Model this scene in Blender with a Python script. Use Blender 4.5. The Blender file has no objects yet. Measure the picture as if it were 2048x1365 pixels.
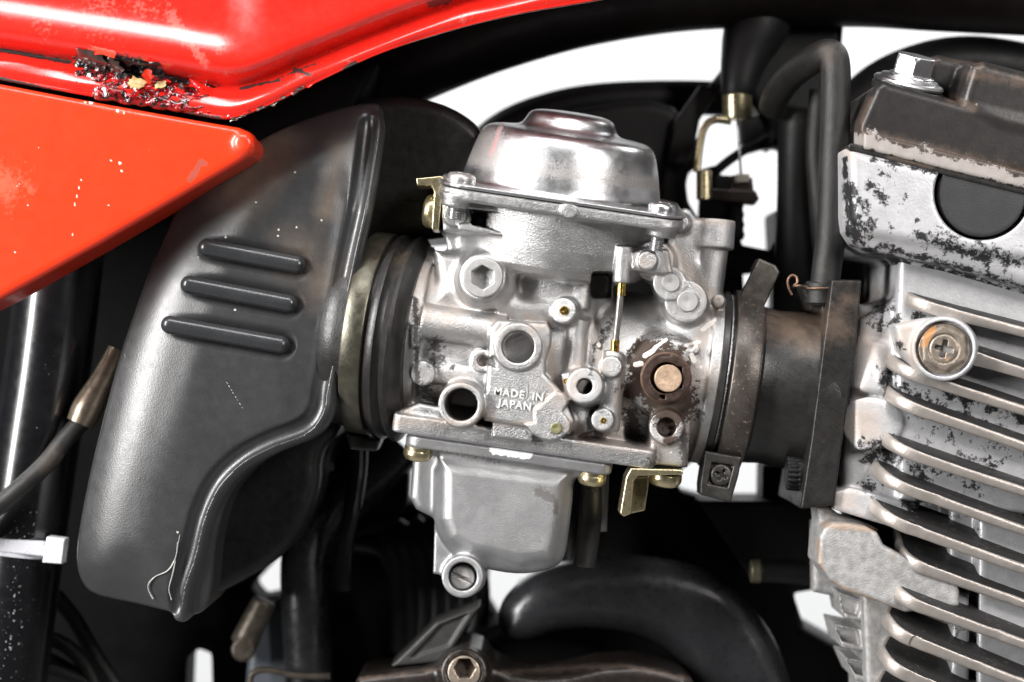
import bpy, math, random, time
import numpy as np
try:
    import openvdb as vdb
except ImportError:
    import pyopenvdb as vdb
from mathutils import Vector, Matrix
T0 = time.time()
rnd = random.Random(7)
sc = bpy.context.scene
# ------------------------------------------------------------------ units
# shapes are drafted in a plane 1 unit = 0.15 mm; x right, y down, z towards the camera side
S = 0.00015
D = 4200.0
CX, CY = 1024.0, 682.5
f32 = np.float32
def W(p):
    return Vector(((p[0]-CX)*S, -p[2]*S, (CY-p[1])*S))
def P(x, y, z):
    k = (D-z)/D
    return (CX+(x-CX)*k, CY+(y-CY)*k, z)
# ------------------------------------------------------------------ camera
cam = bpy.data.cameras.new("camera"); cam_o = bpy.data.objects.new("camera", cam)
sc.collection.objects.link(cam_o); sc.camera = cam_o
cam_o.location = (0, -D*S, 0); cam_o.rotation_euler = (math.radians(90), 0, 0)
cam.sensor_width = 36; cam.lens = 36*D/2048; cam.clip_start = 0.02; cam.clip_end = 50
cam.dof.use_dof = True; cam.dof.focus_distance = (D-165)*S; cam.dof.aperture_fstop = 6.3
# ------------------------------------------------------------------ world (dim studio room)
wd = bpy.data.worlds.new("World"); sc.world = wd; wd.use_nodes = True
bg = wd.node_tree.nodes["Background"]; bg.inputs[0].default_value = (0.9, 0.95, 1, 1); bg.inputs[1].default_value = 0.008
sc.view_settings.view_transform = 'Standard'; sc.view_settings.look = 'None'
sc.view_settings.exposure = 0; sc.view_settings.gamma = 1
# ------------------------------------------------------------------ studio lamps
def area(name, loc, target, size, power, col=(1,1,1), sy=None):
    l = bpy.data.lights.new(name, 'AREA'); l.energy = power; l.color = col; l.shape = 'RECTANGLE'
    l.size = size; l.size_y = sy or size
    o = bpy.data.objects.new(name, l); sc.collection.objects.link(o)
    o.location = loc; d = Vector(target)-Vector(loc); o.rotation_euler = d.to_track_quat('-Z', 'Y').to_euler()
    return o
def pol(az, el, r):
    a, e = math.radians(az), math.radians(el); return (r*math.sin(a)*math.cos(e), -r*math.cos(a)*math.cos(e), r*math.sin(e))
area("key_striplight", pol(-54, 16, 1.15), (0, 0, 0), 0.20, 31, (1, .985, .97), 0.80)
area("right_striplight", pol(36, 22, 1.25), (0.03, 0, 0), 0.12, 10, (1, .965, .94), 0.5)
area("overhead_softbox", pol(-10, 60, 1.3), (0, 0, 0.02), 1.0, 14, (1, 1, 1), 0.24)
area("backdrop_lamp_left", (-1.5, 0.9, 1.4), (-0.3, 2.0, 0.1), 0.5, 34)
area("backdrop_lamp_right", (1.5, 0.9, 1.4), (0.3, 2.0, 0.1), 0.5, 34)
# ------------------------------------------------------------------ materials
def nd(nt, t, **kw):
    n = nt.nodes.new(t)
    for k, v in kw.items(): setattr(n, k, v)
    return n
def lin(nt, a, b):
    if isinstance(a, (int, float)): b.default_value = a
    elif isinstance(a, tuple): b.default_value = a if len(a) == 4 else (*a, 1)
    else: nt.links.new(a, b)
def mth(nt, op, a, b=0.0, clamp=False):
    n = nd(nt, 'ShaderNodeMath', operation=op, use_clamp=clamp); lin(nt, a, n.inputs[0]); lin(nt, b, n.inputs[1]); return n.outputs[0]
def mixc(nt, fac, a, b):
    n = nd(nt, 'ShaderNodeMix', data_type='RGBA'); lin(nt, fac, n.inputs[0]); lin(nt, a, n.inputs[6]); lin(nt, b, n.inputs[7]); return n.outputs[2]
def mixf(nt, fac, a, b):
    n = nd(nt, 'ShaderNodeMix', data_type='FLOAT'); lin(nt, fac, n.inputs[0]); lin(nt, a, n.inputs[2]); lin(nt, b, n.inputs[3]); return n.outputs[0]
def noise(nt, co, s, det=3, rough=.55, dist=0.0):
    n = nd(nt, 'ShaderNodeTexNoise'); nt.links.new(co, n.inputs['Vector']); n.inputs['Scale'].default_value = s
    n.inputs['Detail'].default_value = det; n.inputs['Roughness'].default_value = rough; n.inputs['Distortion'].default_value = dist
    return n.outputs['Fac']
def step(nt, v, lo, hi):
    n = nd(nt, 'ShaderNodeMapRange', interpolation_type='SMOOTHSTEP'); lin(nt, v, n.inputs[0])
    n.inputs[1].default_value = lo; n.inputs[2].default_value = hi; return n.outputs[0]
MATS = {}
def mat(name, base, metal=0.0, rough=.5, var=.15, vs=1.2, bump=.0, bs=20, bd=2, rvar=.08, layers=(), coat=0.0, spec=.5,
        cr=.07, trans=0.0, aniso=0.0, sss=0.0):
    if name in MATS: return MATS[name]
    m = bpy.data.materials.new(name); m.use_nodes = True; nt = m.node_tree
    b = nt.nodes['Principled BSDF']
    tc = nd(nt, 'ShaderNodeTexCoord'); mp = nd(nt, 'ShaderNodeMapping'); nt.links.new(tc.outputs['Object'], mp.inputs[0])
    k = 1/(100*S); mp.inputs['Scale'].default_value = (k, k, k)
    co = mp.outputs[0]
    n1 = noise(nt, co, vs, 5, .6)
    dark = tuple(c*(1-var) for c in base); lite = tuple(min(1, c*(1+var)) for c in base)
    col = mixc(nt, step(nt, n1, .3, .7), dark, lite)
    r = mixf(nt, noise(nt, co, vs*2.3+1, 4), max(.03, rough-rvar*2), min(1, rough+rvar*2))
    me = metal; hsum = None
    if bump:
        hsum = mth(nt, 'MULTIPLY', noise(nt, co, bs, bd, .6), bump)
    for L in layers:
        cc = co
        if L.get('st'):
            m2 = nd(nt, 'ShaderNodeMapping'); nt.links.new(co, m2.inputs[0]); m2.inputs['Rotation'].default_value = L.get('rot', (0, 0, 0))
            m2.inputs['Scale'].default_value = L['st']; cc = m2.outputs[0]
        nz = noise(nt, cc, L.get('ns', 3), L.get('det', 5), L.get('nr', .65), L.get('dist', 0.0))
        v = mth(nt, 'MULTIPLY', mth(nt, 'SUBTRACT', nz, .5), L.get('amp', 1.0))
        if L.get('attr'):
            a = nd(nt, 'ShaderNodeAttribute', attribute_name=L['attr']); v = mth(nt, 'ADD', v, a.outputs['Fac'])
        v = mth(nt, 'ADD', v, L.get('bias', 0.0))
        sf = L.get('soft', .05); t = L.get('thr', .5)
        mk = step(nt, v, t-sf, t+sf)
        if L.get('op', 1) < 1: mk = mth(nt, 'MULTIPLY', mk, L['op'])
        lc = L['col']
        lcn = mixc(nt, noise(nt, co, L.get('cs', 6), 4), tuple(c*.75 for c in lc), tuple(min(1, c*1.25) for c in lc))
        col = mixc(nt, mk, col, lcn)
        r = mixf(nt, mk, r, L.get('rough', .6)); me = mixf(nt, mk, me, L.get('metal', 0.0))
        if L.get('h'):
            hh = mth(nt, 'MULTIPLY', mk, L['h']); hsum = hh if hsum is None else mth(nt, 'ADD', hsum, hh)
    lin(nt, col, b.inputs['Base Color']); lin(nt, r, b.inputs['Roughness']); lin(nt, me, b.inputs['Metallic'])
    b.inputs['Coat Weight'].default_value = coat; b.inputs['Coat Roughness'].default_value = cr
    b.inputs['Specular IOR Level'].default_value = spec
    b.inputs['Transmission Weight'].default_value = trans
    if sss: b.inputs['Subsurface Weight'].default_value = sss; b.inputs['Subsurface Radius'].default_value = (.002, .002, .002)
    if hsum is not None:
        bn = nd(nt, 'ShaderNodeBump'); bn.inputs['Strength'].default_value = 1.0; bn.inputs['Distance'].default_value = .2*S
        nt.links.new(hsum, bn.inputs['Height']); nt.links.new(bn.outputs[0], b.inputs['Normal'])
    MATS[name] = m; return m
TAN = (.34, .235, .17)
cast = mat('cast_aluminium', (.455, .452, .452), .93, .37, .14, 2.5, bump=7, bs=34, bd=3, rvar=.06, layers=(
    dict(col=(.20, .195, .19), rough=.45, metal=.8, ns=16, det=6, nr=.8, amp=1.6, bias=.1, soft=.25, op=.4),
    dict(attr='tan', col=(.36, .265, .20), rough=.55, metal=.4, ns=12, det=7, amp=1.2, soft=.30, op=.42),
    dict(attr='rust', col=(.050, .032, .023), rough=.7, metal=.2, ns=9, det=9, nr=.75, amp=1.2, soft=.05, h=-1),
    dict(attr='grime', col=(.03, .026, .024), rough=.7, metal=.1, ns=12, amp=1.1, soft=.12, op=.9),
    dict(attr='pale', col=(.75, .70, .66), rough=.6, metal=.1, ns=7, amp=.5, soft=.04, h=1.5)))
cast_fresh = mat('bowl_cast_zinc', (.37, .37, .375), .8, .42, .10, 2, bump=4, bs=45, bd=3, rvar=.04, layers=(
    dict(attr='grime', col=(.045, .035, .03), rough=.7, ns=20, det=8, amp=1.5, soft=.2, op=.75),
    dict(attr='pale', col=(.85, .85, .84), rough=.6, ns=16, amp=.9, soft=.06),
    dict(col=(.25, .25, .25), rough=.5, metal=.4, ns=2.2, st=(1, 1, 7), rot=(0, .5, 0), amp=1.2, bias=-.13, soft=.03, op=.25)))
letter_m = mat('lightened_raised_letters', (.66, .655, .65), .35, .5, .05, 6)  # paler and more matt than the casting; brightness put into the letters' colour
boss_face = mat('machined_face', (.44, .435, .43), .75, .42, .1, 6, bump=4, bs=60, layers=(
    dict(attr='tan', col=(.50, .33, .23), rough=.6, metal=.3, ns=9, amp=1.0, soft=.3, op=.6),))
chrome = mat('chromed_steel', (.62, .62, .63), 1.0, .33, .08, 2, bump=1.2, bs=30, rvar=.05, layers=(
    dict(col=(.33, .26, .19), rough=.55, metal=.2, ns=22, amp=1.0, thr=.68, soft=.05, bias=.44, op=.3),
    dict(attr='tan', col=(.17, .13, .10), rough=.6, metal=.4, ns=34, det=6, amp=1.6, soft=.25, op=.6),
    dict(attr='rust', col=(.45, .12, .12), rough=.6, metal=.3, ns=6, amp=.4, soft=.2, op=.45)))
zinc = mat('plated_steel', (.55, .55, .56), .9, .3, .15, 6, bump=1, bs=30)
gold = mat('yellow_zinc_plating', (.62, .54, .34), .95, .30, .12, 5, bump=.4, bs=30, rvar=.06, layers=(
    dict(col=(.30, .25, .17), rough=.5, metal=.6, ns=5, amp=1, bias=-.05, soft=.15, op=.6),))
brass = mat('brass', (.72, .50, .14), 1.0, .25, .1, 6)
band = mat('aged_plated_band', (.10, .094, .072), .75, .36, .25, 2.5, bump=1.5, bs=18, rvar=.1, layers=(
    dict(col=(.33, .30, .25), rough=.6, metal=.3, ns=14, amp=1.2, thr=.5, bias=-.05, soft=.08, op=.5),))
bandbrown = mat('dirty_steel_band', (.075, .064, .056), .6, .40, .25, 3, bump=2, bs=25, rvar=.08, layers=(
    dict(col=(.36, .29, .23), rough=.7, metal=.1, ns=13, amp=1.3, thr=.6, bias=.4, soft=.07, op=.7),))
rubber = mat('aged_rubber', (.017, .016, .0155), 0, .36, .25, 3, spec=.4, bump=2, bs=22, layers=(
    dict(attr='tan', col=(.15, .105, .075), rough=.45, ns=4, amp=.9, soft=.3, op=.55),
    dict(col=(.13, .115, .10), rough=.7, ns=25, amp=1.4, thr=.72, bias=.4, soft=.08, op=.6)))
hose_m = mat('hose_rubber', (.016, .0155, .015), 0, .42, .2, 3, spec=.35, bump=4, bs=60, bd=1, layers=(
    dict(attr='tan', col=(.12, .09, .07), rough=.7, ns=4, amp=1, soft=.3, op=.6),))
plastic = mat('black_plastic', (.026, .026, .027), 0, .36, .1, 1.5, bump=1.4, bs=30, rvar=.05, spec=.7, layers=(
    dict(col=(.10, .095, .09), rough=.6, ns=.9, amp=1.2, bias=.02, soft=.35, op=.22),
    dict(attr='pale', col=(.45, .45, .40), rough=.6, ns=14, amp=.4, soft=.06),
    dict(attr='tan', col=(.20, .15, .11), rough=.5, ns=2, amp=.5, soft=.4, op=.5),
    dict(col=(.22, .21, .2), rough=.6, ns=3, st=(1, 1, 18), rot=(0, .35, 0), det=7, amp=1.5, bias=-.22, soft=.03, op=.35)))
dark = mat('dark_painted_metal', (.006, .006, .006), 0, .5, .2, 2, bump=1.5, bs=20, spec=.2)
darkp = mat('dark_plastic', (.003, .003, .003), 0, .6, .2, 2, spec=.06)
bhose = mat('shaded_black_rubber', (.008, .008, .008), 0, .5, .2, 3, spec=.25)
gloss = mat('gloss_black_paint', (.006, .006, .007), 0, .24, .2, 2, coat=.35, rvar=.05, layers=(
    dict(attr='pale', col=(.42, .45, .45), rough=.7, ns=16, det=3, amp=1.6, thr=.79, soft=.04),))
RED = (.70, .022, .008)
tank_red = mat('gloss_red_paint', (.68, .016, .009), 0, .25, .06, 2, coat=1.0, cr=.13, rvar=.05, bump=.25, bs=6, layers=(
    dict(attr='pale', col=(.62, .20, .16), rough=.4, ns=12, det=8, amp=1.6, soft=.2, op=.4),
    dict(attr='grime', col=(.035, .02, .018), rough=.6, ns=10, amp=1.1, soft=.06),
    dict(col=(.85, .25, .2), rough=.4, ns=3, st=(1, 1, 14), rot=(0, .7, 0), det=7, amp=1.4, bias=-.17, soft=.03, op=.25)))
cover_red = mat('orange_red_paint', (.74, .036, .008), 0, .30, .04, 1.5, coat=.25, rvar=.03, bump=.2, bs=8, layers=(
    dict(attr='pale', col=(.85, .72, .62), rough=.6, ns=30, amp=.3, soft=.05),
    dict(attr='tan', col=(.9, .25, .15), rough=.6, ns=9, amp=1.4, soft=.2, op=.22),
    dict(attr='grime', col=(.12, .05, .03), rough=.6, ns=8, amp=.9, soft=.1, op=.7)))
BLKP = (.010, .010, .011)
headpaint = mat('flaking_silver_paint', (.50, .50, .51), .45, .45, .08, 3, bump=2.5, bs=20, layers=(
    dict(attr='tan', col=(.42, .32, .25), rough=.75, metal=.1, ns=8, amp=.9, soft=.3, op=.6),
    dict(attr='pale', col=(.40, .39, .385), rough=.6, metal=.4, ns=26, amp=.8, soft=.25, op=.8),
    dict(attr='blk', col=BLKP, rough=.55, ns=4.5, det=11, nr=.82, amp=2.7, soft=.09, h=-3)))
covermat = mat('worn_head_cover_paint', (.022, .020, .0195), .1, .34, .12, 2, spec=.35, bump=.9, bs=16, rvar=.04, layers=(
    dict(attr='tan', col=(.19, .13, .095), rough=.45, metal=.3, ns=7, amp=1.0, soft=.3, op=.32),
    dict(attr='pale', col=(.33, .30, .28), rough=.65, metal=.2, ns=5, det=9, nr=.75, amp=1.9, soft=.06, h=-3)))
finmat = mat('worn_fin_metal', (.50, .49, .48), .75, .40, .15, 4, bump=3, bs=22, layers=(
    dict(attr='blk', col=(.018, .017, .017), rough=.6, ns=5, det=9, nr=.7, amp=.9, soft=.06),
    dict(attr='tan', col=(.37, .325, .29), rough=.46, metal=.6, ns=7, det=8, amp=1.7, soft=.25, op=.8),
    dict(col=(.10, .085, .075), rough=.7, ns=9, det=8, nr=.75, amp=1.8, bias=.08, soft=.1, op=.55)))
lobemat = mat('bare_sand_cast_metal', (.36, .355, .35), .5, .55, .22, 6, bump=6, bs=35, bd=5, layers=(
    dict(attr='tan', col=(.36, .25, .17), rough=.6, metal=.3, ns=5, amp=.8, soft=.2, op=.7),
    dict(col=(.07, .065, .06), rough=.8, ns=20, amp=1.4, thr=.66, bias=.4, soft=.1, op=.6)))
rusty = mat('rusted_steel', (.17, .10, .065), .45, .55, .35, 9, bump=4, bs=28, layers=(
    dict(col=(.06, .04, .035), rough=.8, metal=.1, ns=8, amp=1.2, bias=0, soft=.12, op=.8),))
rustylt = mat('rust_speckled_pin', (.56, .40, .28), .6, .45, .2, 9, bump=3, bs=28, layers=(
    dict(col=(.10, .06, .04), rough=.8, metal=.1, ns=12, amp=1.6, bias=-.18, soft=.08),))
ringmat = mat('blackened_ring', (.055, .035, .028), .5, .4, .4, 6, bump=4, bs=25)
boltmat = mat('discoloured_bolt', (.26, .22, .18), .7, .42, .25, 6, bump=3, bs=20, layers=(
    dict(attr='tan', col=(.42, .20, .07), rough=.6, metal=.3, ns=4, amp=1, soft=.15, op=.9),))
whitep = mat('white_nylon', (.80, .81, .82), 0, .4, .03, 2, sss=.3)
nylon = mat('clear_nylon', (.62, .62, .66), 0, .3, .05, 2, sss=.3, trans=.25)
brownmetal = mat('brown_corroded_casting', (.040, .030, .025), .4, .42, .3, 3, bump=4, bs=18)
tar = mat('wet_rust_residue', (.008, .005, .005), 0, .14, .5, 6, bump=14, bs=14, coat=1.0, layers=(dict(attr='tan', col=(.26, .005, .006), rough=.13, ns=9, amp=1.6, soft=.1),))
flake_red = mat('lifted_red_paint_flake', (.60, .012, .010), 0, .12, .3, 5, bump=3, bs=14, coat=1.0)
flake_dk = mat('burnt_paint_flake', (.055, .035, .030), .1, .22, .5, 4, bump=3, bs=12, coat=.6)
flake_ye = mat('yellowed_primer_flake', (.42, .30, .13), 0, .35, .3, 5, bump=3, bs=14)
white_wall = mat('white_backdrop_paper', (.86, .87, .88), 0, .9, .02, 1)
plugm = mat('grey_black_rubber_plug', (.022, .022, .023), 0, .55, .15, 2, bump=2, bs=30)
# ------------------------------------------------------------------ SDF modelling kit
def v3(p): return np.array(p, dtype=np.float64)
def unit(a): a = v3(a); return a/np.linalg.norm(a)
def box2(q0, q1, r=0.0):
    a = q0+r; b = q1+r
    return np.minimum(np.maximum(a, b), 0)+np.sqrt(np.maximum(a, 0)**2+np.maximum(b, 0)**2)-r
def poly2(pts, X, Y):
    pts = np.array(pts, dtype=f32); n = len(pts)
    d = None; inside = None
    for i in range(n):
        ax, ay = pts[i]; bx, by = pts[(i+1) % n]
        ex, ey = bx-ax, by-ay; L = ex*ex+ey*ey+1e-9
        wx, wy = X-ax, Y-ay
        t = np.clip((wx*ex+wy*ey)/L, 0, 1)
        dd = (wx-ex*t)**2+(wy-ey*t)**2
        c = ((Y >= ay) & (Y < by)) | ((Y >= by) & (Y < ay))
        s = (ex*wy-ey*wx) if by > ay else -(ex*wy-ey*wx)
        cr = c & (s > 0)
        d = dd if d is None else np.minimum(d, dd)
        inside = cr if inside is None else (inside ^ cr)
    d = np.sqrt(d)
    return np.where(inside, -d, d).astype(f32)
def seg(p0, p1, r0, r1=None, rn=0.0, round_=False):
    p0 = v3(p0); p1 = v3(p1); r1 = r0 if r1 is None else r1
    ax = p1-p0; L = np.linalg.norm(ax); ax = ax/L; R = max(r0, r1)
    def f(X, Y, Z):
        x, y, z = X-f32(p0[0]), Y-f32(p0[1]), Z-f32(p0[2])
        t = x*f32(ax[0])+y*f32(ax[1])+z*f32(ax[2])
        if round_:
            tc = np.clip(t, 0, L)
            r = np.sqrt((x-tc*f32(ax[0]))**2+(y-tc*f32(ax[1]))**2+(z-tc*f32(ax[2]))**2)
            return r-(r0+(r1-r0)*tc/L)
        rad = np.sqrt(np.maximum(x*x+y*y+z*z-t*t, 0))
        rr = r0+(r1-r0)*np.clip(t/L, 0, 1)
        return box2(rad-rr, np.abs(t-L/2)-L/2, rn)
    return f, np.minimum(p0, p1)-R, np.maximum(p0, p1)+R
def sph(c, r):
    c = v3(c); rr = v3((r, r, r) if np.isscalar(r) else r); m = rr.min()
    def f(X, Y, Z):
        return (np.sqrt(((X-f32(c[0]))/f32(rr[0]))**2+((Y-f32(c[1]))/f32(rr[1]))**2+((Z-f32(c[2]))/f32(rr[2]))**2)-1)*f32(m)
    return f, c-rr, c+rr
def rev(p0, axis, prof):
    p0 = v3(p0); a = unit(axis); pr = np.array(prof); R = pr[:, 1].max(); t0, t1 = pr[:, 0].min(), pr[:, 0].max()
    e0, e1 = p0+a*t0, p0+a*t1
    def f(X, Y, Z):
        x, y, z = X-f32(p0[0]), Y-f32(p0[1]), Z-f32(p0[2])
        t = x*f32(a[0])+y*f32(a[1])+z*f32(a[2])
        rad = np.sqrt(np.maximum(x*x+y*y+z*z-t*t, 0))
        return poly2(pr, t+0*rad, rad)
    return f, np.minimum(e0, e1)-R, np.maximum(e0, e1)+R
class Fr:
    def __init__(s, o, u, v, w): s.o, s.u, s.v, s.w = v3(o), unit(u), unit(v), unit(w)
    def __call__(s, a, b, c): return s.o+s.u*a+s.v*b+s.w*c
def ext(pts, z0, z1, rn=0.0, fr=None):
    """polygon extrusion. fr None: pts as seen at depth z1, extruded along z; else in the frame's (u,v), along w"""
    if fr is None:
        q = np.array([P(x, y, z1)[:2] for x, y in pts])
        def f(X, Y, Z):
            d2 = poly2(q, X+0*Y, Y+0*X)
            return box2(d2, np.abs(Z-(z0+z1)/2)-(z1-z0)/2, rn)
        return f, v3((q[:, 0].min(), q[:, 1].min(), z0)), v3((q[:, 0].max(), q[:, 1].max(), z1))
    q = np.array(pts, dtype=float)
    cs = np.array([fr(a, b, c) for a, b in ((q[:, 0].min(), q[:, 1].min()), (q[:, 0].min(), q[:, 1].max()), (q[:, 0].max(), q[:, 1].min()), (q[:, 0].max(), q[:, 1].max())) for c in (z0, z1)])
    def f(X, Y, Z):
        x, y, z = X-f32(fr.o[0]), Y-f32(fr.o[1]), Z-f32(fr.o[2])
        a = x*f32(fr.u[0])+y*f32(fr.u[1])+z*f32(fr.u[2]); b = x*f32(fr.v[0])+y*f32(fr.v[1])+z*f32(fr.v[2]); c = x*f32(fr.w[0])+y*f32(fr.w[1])+z*f32(fr.w[2])
        return box2(poly2(q, a, b), np.abs(c-(z0+z1)/2)-(z1-z0)/2, rn)
    return f, cs.min(0), cs.max(0)
def rrect(x0, y0, x1, y1, r=0, n=5):
    if r <= 0: return [(x0, y0), (x1, y0), (x1, y1), (x0, y1)]
    out = []
    for cx, cy, a0 in ((x1-r, y0+r, -90), (x1-r, y1-r, 0), (x0+r, y1-r, 90), (x0+r, y0+r, 180)):
        for i in range(n+1):
            a = math.radians(a0+90*i/n); out.append((cx+r*math.cos(a), cy+r*math.sin(a)))
    return out
def smooth_poly(pts, it=2):
    for _ in range(it):
        q = []
        for i in range(len(pts)):
            a, b = pts[i], pts[(i+1) % len(pts)]
            q += [(a[0]*.75+b[0]*.25, a[1]*.75+b[1]*.25), (a[0]*.25+b[0]*.75, a[1]*.25+b[1]*.75)]
        pts = q
    return pts
class Field:
    def __init__(s, lo, hi, vox):
        s.lo = v3(lo); s.v = vox
        s.ax = [np.arange(lo[i], hi[i]+vox, vox, dtype=f32) for i in range(3)]
        s.D = np.full([len(a) for a in s.ax], 60, dtype=f32)
    def _op(s, pr, k, mode, pad=None):
        f, lo, hi = pr; m = (k or 0)+3*s.v+(pad or 0)
        sl = []
        for i in range(3):
            a = int(max(0, math.floor((lo[i]-m-s.lo[i])/s.v))); b = int(min(len(s.ax[i]), math.ceil((hi[i]+m-s.lo[i])/s.v)+1))
            if b <= a: return s
            sl.append(slice(a, b))
        sl = tuple(sl)
        X, Y, Z = s.ax[0][sl[0]][:, None, None], s.ax[1][sl[1]][None, :, None], s.ax[2][sl[2]][None, None, :]
        d = np.broadcast_to(f(X, Y, Z), s.D[sl].shape).astype(f32); A = s.D[sl]
        if mode == 'u':
            r = np.minimum(A, d)
            if k: h = np.maximum(k-np.abs(A-d), 0); r = r-h*h/(4*k)
        else:
            if mode == 's': d = -d
            r = np.maximum(A, d)
            if k: h = np.maximum(k-np.abs(A-d), 0); r = r+h*h/(4*k)
        s.D[sl] = r; return s
    def add(s, pr, k=0): return s._op(pr, k, 'u')
    def sub(s, pr, k=0): return s._op(pr, k, 's')
    def cut(s, pr, k=0): return s._op(pr, k, 'i', 1e5)
    def mesh(s):
        D = s.D.copy(); b = 3*s.v
        for i in range(3):
            idx = [slice(None)]*3
            for e in (0, -1): idx[i] = e; D[tuple(idx)] = np.maximum(D[tuple(idx)], .5*s.v)
        D = np.clip(D, -b, b)/s.v
        g = vdb.FloatGrid(background=3.0); g.copyFromArray(D.astype(f32)); g.gridClass = vdb.GridClass.LEVEL_SET
        p, t, q = g.convertToPolygons(isovalue=0.0, adaptivity=0.0)
        s.D = None
        return p*s.v+s.lo, q
def auto_field(prims, vox, pad=4):
    lo = np.min([p[1] for p in prims], axis=0)-pad-3*vox; hi = np.max([p[2] for p in prims], axis=0)+pad+3*vox
    return Field(lo, hi, vox)
# ------------------------------------------------------------------ object registry
WL = {}
def group_empty(name, loc, label=None, cat=None):
    o = bpy.data.objects.new(name, None); sc.collection.objects.link(o); o.location = loc; o.empty_display_size = .02
    WL[o.name] = Vector(loc)
    if label: o['label'] = label
    if cat: o['category'] = cat
    return o
def make(name, vp, faces, material, parent=None, label=None, attrs=None, smooth=True, angle=None, flip_auto=True, kind=None):
    """vp: drafted-plane vertices (n,3)"""
    vp = np.asarray(vp, dtype=np.float64)
    w = np.stack([(vp[:, 0]-CX)*S, -vp[:, 2]*S, (CY-vp[:, 1])*S], 1)
    c = (w.min(0)+w.max(0))/2; wl = w-c
    me = bpy.data.meshes.new(name)
    if isinstance(faces, np.ndarray):
        k = faces.shape[1]; n = len(faces)
        fa = faces.astype(np.int32)
        a, b, d = wl[fa[:, 0]], wl[fa[:, 1]], wl[fa[:, 2]]; vol = np.einsum('ij,ij->', a, np.cross(b, d))
        if k == 4: e = wl[fa[:, 3]]; vol += np.einsum('ij,ij->', a, np.cross(d, e))
        if flip_auto and vol < 0: fa = fa[:, ::-1]
        me.vertices.add(len(w)); me.vertices.foreach_set('co', wl.astype(f32).ravel())
        me.loops.add(n*k); me.loops.foreach_set('vertex_index', np.ascontiguousarray(fa).ravel())
        me.polygons.add(n); me.polygons.foreach_set('loop_start', np.arange(0, n*k, k, dtype=np.int32))
        me.update(calc_edges=True)
    else:
        me.from_pydata(wl.tolist(), [], [list(f) for f in faces]); me.update()
        if flip_auto:
            import bmesh
            bm = bmesh.new(); bm.from_mesh(me); bmesh.ops.recalc_face_normals(bm, faces=bm.faces)
            bm.to_mesh(me); bm.free()
    me.polygons.foreach_set('use_smooth', np.full(len(me.polygons), smooth))
    if angle: me.set_sharp_from_angle(angle=math.radians(angle))
    if attrs:
        kx = D/(D-vp[:, 2]); sx = CX+(vp[:, 0]-CX)*kx; sy = CY+(vp[:, 1]-CY)*kx
        for an, bl in attrs.items():
            if callable(bl): val = bl(vp, sx, sy)
            else:
                val = np.zeros(len(vp))
                for q in bl:
                    if len(q) == 3: dd = np.hypot(sx-q[0], sy-q[1])/q[2]; wgt = 1
                    elif len(q) == 4: dd = np.hypot(sx-q[0], sy-q[1])/q[2]; wgt = q[3]
                    else:
                        ex, ey = q[2]-q[0], q[3]-q[1]; t = np.clip(((sx-q[0])*ex+(sy-q[1])*ey)/(ex*ex+ey*ey+1e-6), 0, 1)
                        dd = np.hypot(sx-q[0]-ex*t, sy-q[1]-ey*t)/q[4]; wgt = q[5] if len(q) > 5 else 1
                    val = np.maximum(val, wgt*np.clip(1-dd*.5, 0, 1))   # 0.5 at the radius
            at = me.attributes.new(an, 'FLOAT', 'POINT'); at.data.foreach_set('value', np.asarray(val, dtype=f32))
    me.materials.append(material)
    o = bpy.data.objects.new(name, me); sc.collection.objects.link(o)
    c = Vector(c)
    if parent is not None: o.parent = parent; o.location = c-WL[parent.name]
    else: o.location = c
    WL[o.name] = c
    if label: o['label'] = label
    if kind: o['kind'] = kind
    return o
def mk(name, F, material, parent, label=None, attrs=None):
    p, q = F.mesh(); return make(name, p, q, material, parent, label, attrs)
def solid(name, prims, vox, material, parent, k=0, subs=(), sk=0, label=None, attrs=None):
    F = auto_field(prims, vox, k)
    for p in prims: F.add(p, k)
    for p in subs: F.sub(p, sk)
    return mk(name, F, material, parent, label, attrs)
def catmull(pts, n=8):
    p = [np.array(q, float) for q in pts]; p = [2*p[0]-p[1]]+p+[2*p[-1]-p[-2]]; out = []
    for i in range(1, len(p)-2):
        for j in range(n):
            t = j/n; a, b, c, d = p[i-1:i+3]
            out.append(.5*((2*b)+(-a+c)*t+(2*a-5*b+4*c-d)*t*t+(-a+3*b-3*c+d)*t**3))
    out.append(p[-2]); return out
def tube(name, pts, r, material, parent, seg_n=24, n=8, label=None, attrs=None, ridged=0, kind=None):
    """pts: screen x, y, depth (and optional radius)"""
    q = [(*P(*a[:3]), (a[3] if len(a) > 3 else r)) for a in pts]
    c = catmull(q, n); vs = []; fs = []; up = None
    for i, a in enumerate(c):
        t = unit(c[min(i+1, len(c)-1)][:3]-c[max(i-1, 0)][:3])
        if up is None:
            up = np.cross(t, (0, 0, 1.0)); up = up if np.linalg.norm(up) > .1 else np.cross(t, (1.0, 0, 0))
        up = unit(up-t*np.dot(up, t)); sd = np.cross(t, up)
        rr = a[3]*(1+(ridged*(i % 2)))
        for j in range(seg_n):
            an = 2*math.pi*j/seg_n; vs.append(a[:3]+(up*math.cos(an)+sd*math.sin(an))*rr)
        if i:
            b0 = (i-1)*seg_n; b1 = i*seg_n
            fs += [(b0+j, b0+(j+1) % seg_n, b1+(j+1) % seg_n, b1+j) for j in range(seg_n)]
    fs.append(tuple(range(seg_n))[::-1]); fs.append(tuple(range(len(vs)-seg_n, len(vs))))
    return make(name, vs, fs, material, parent, label, attrs, angle=50, kind=kind)
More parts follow.
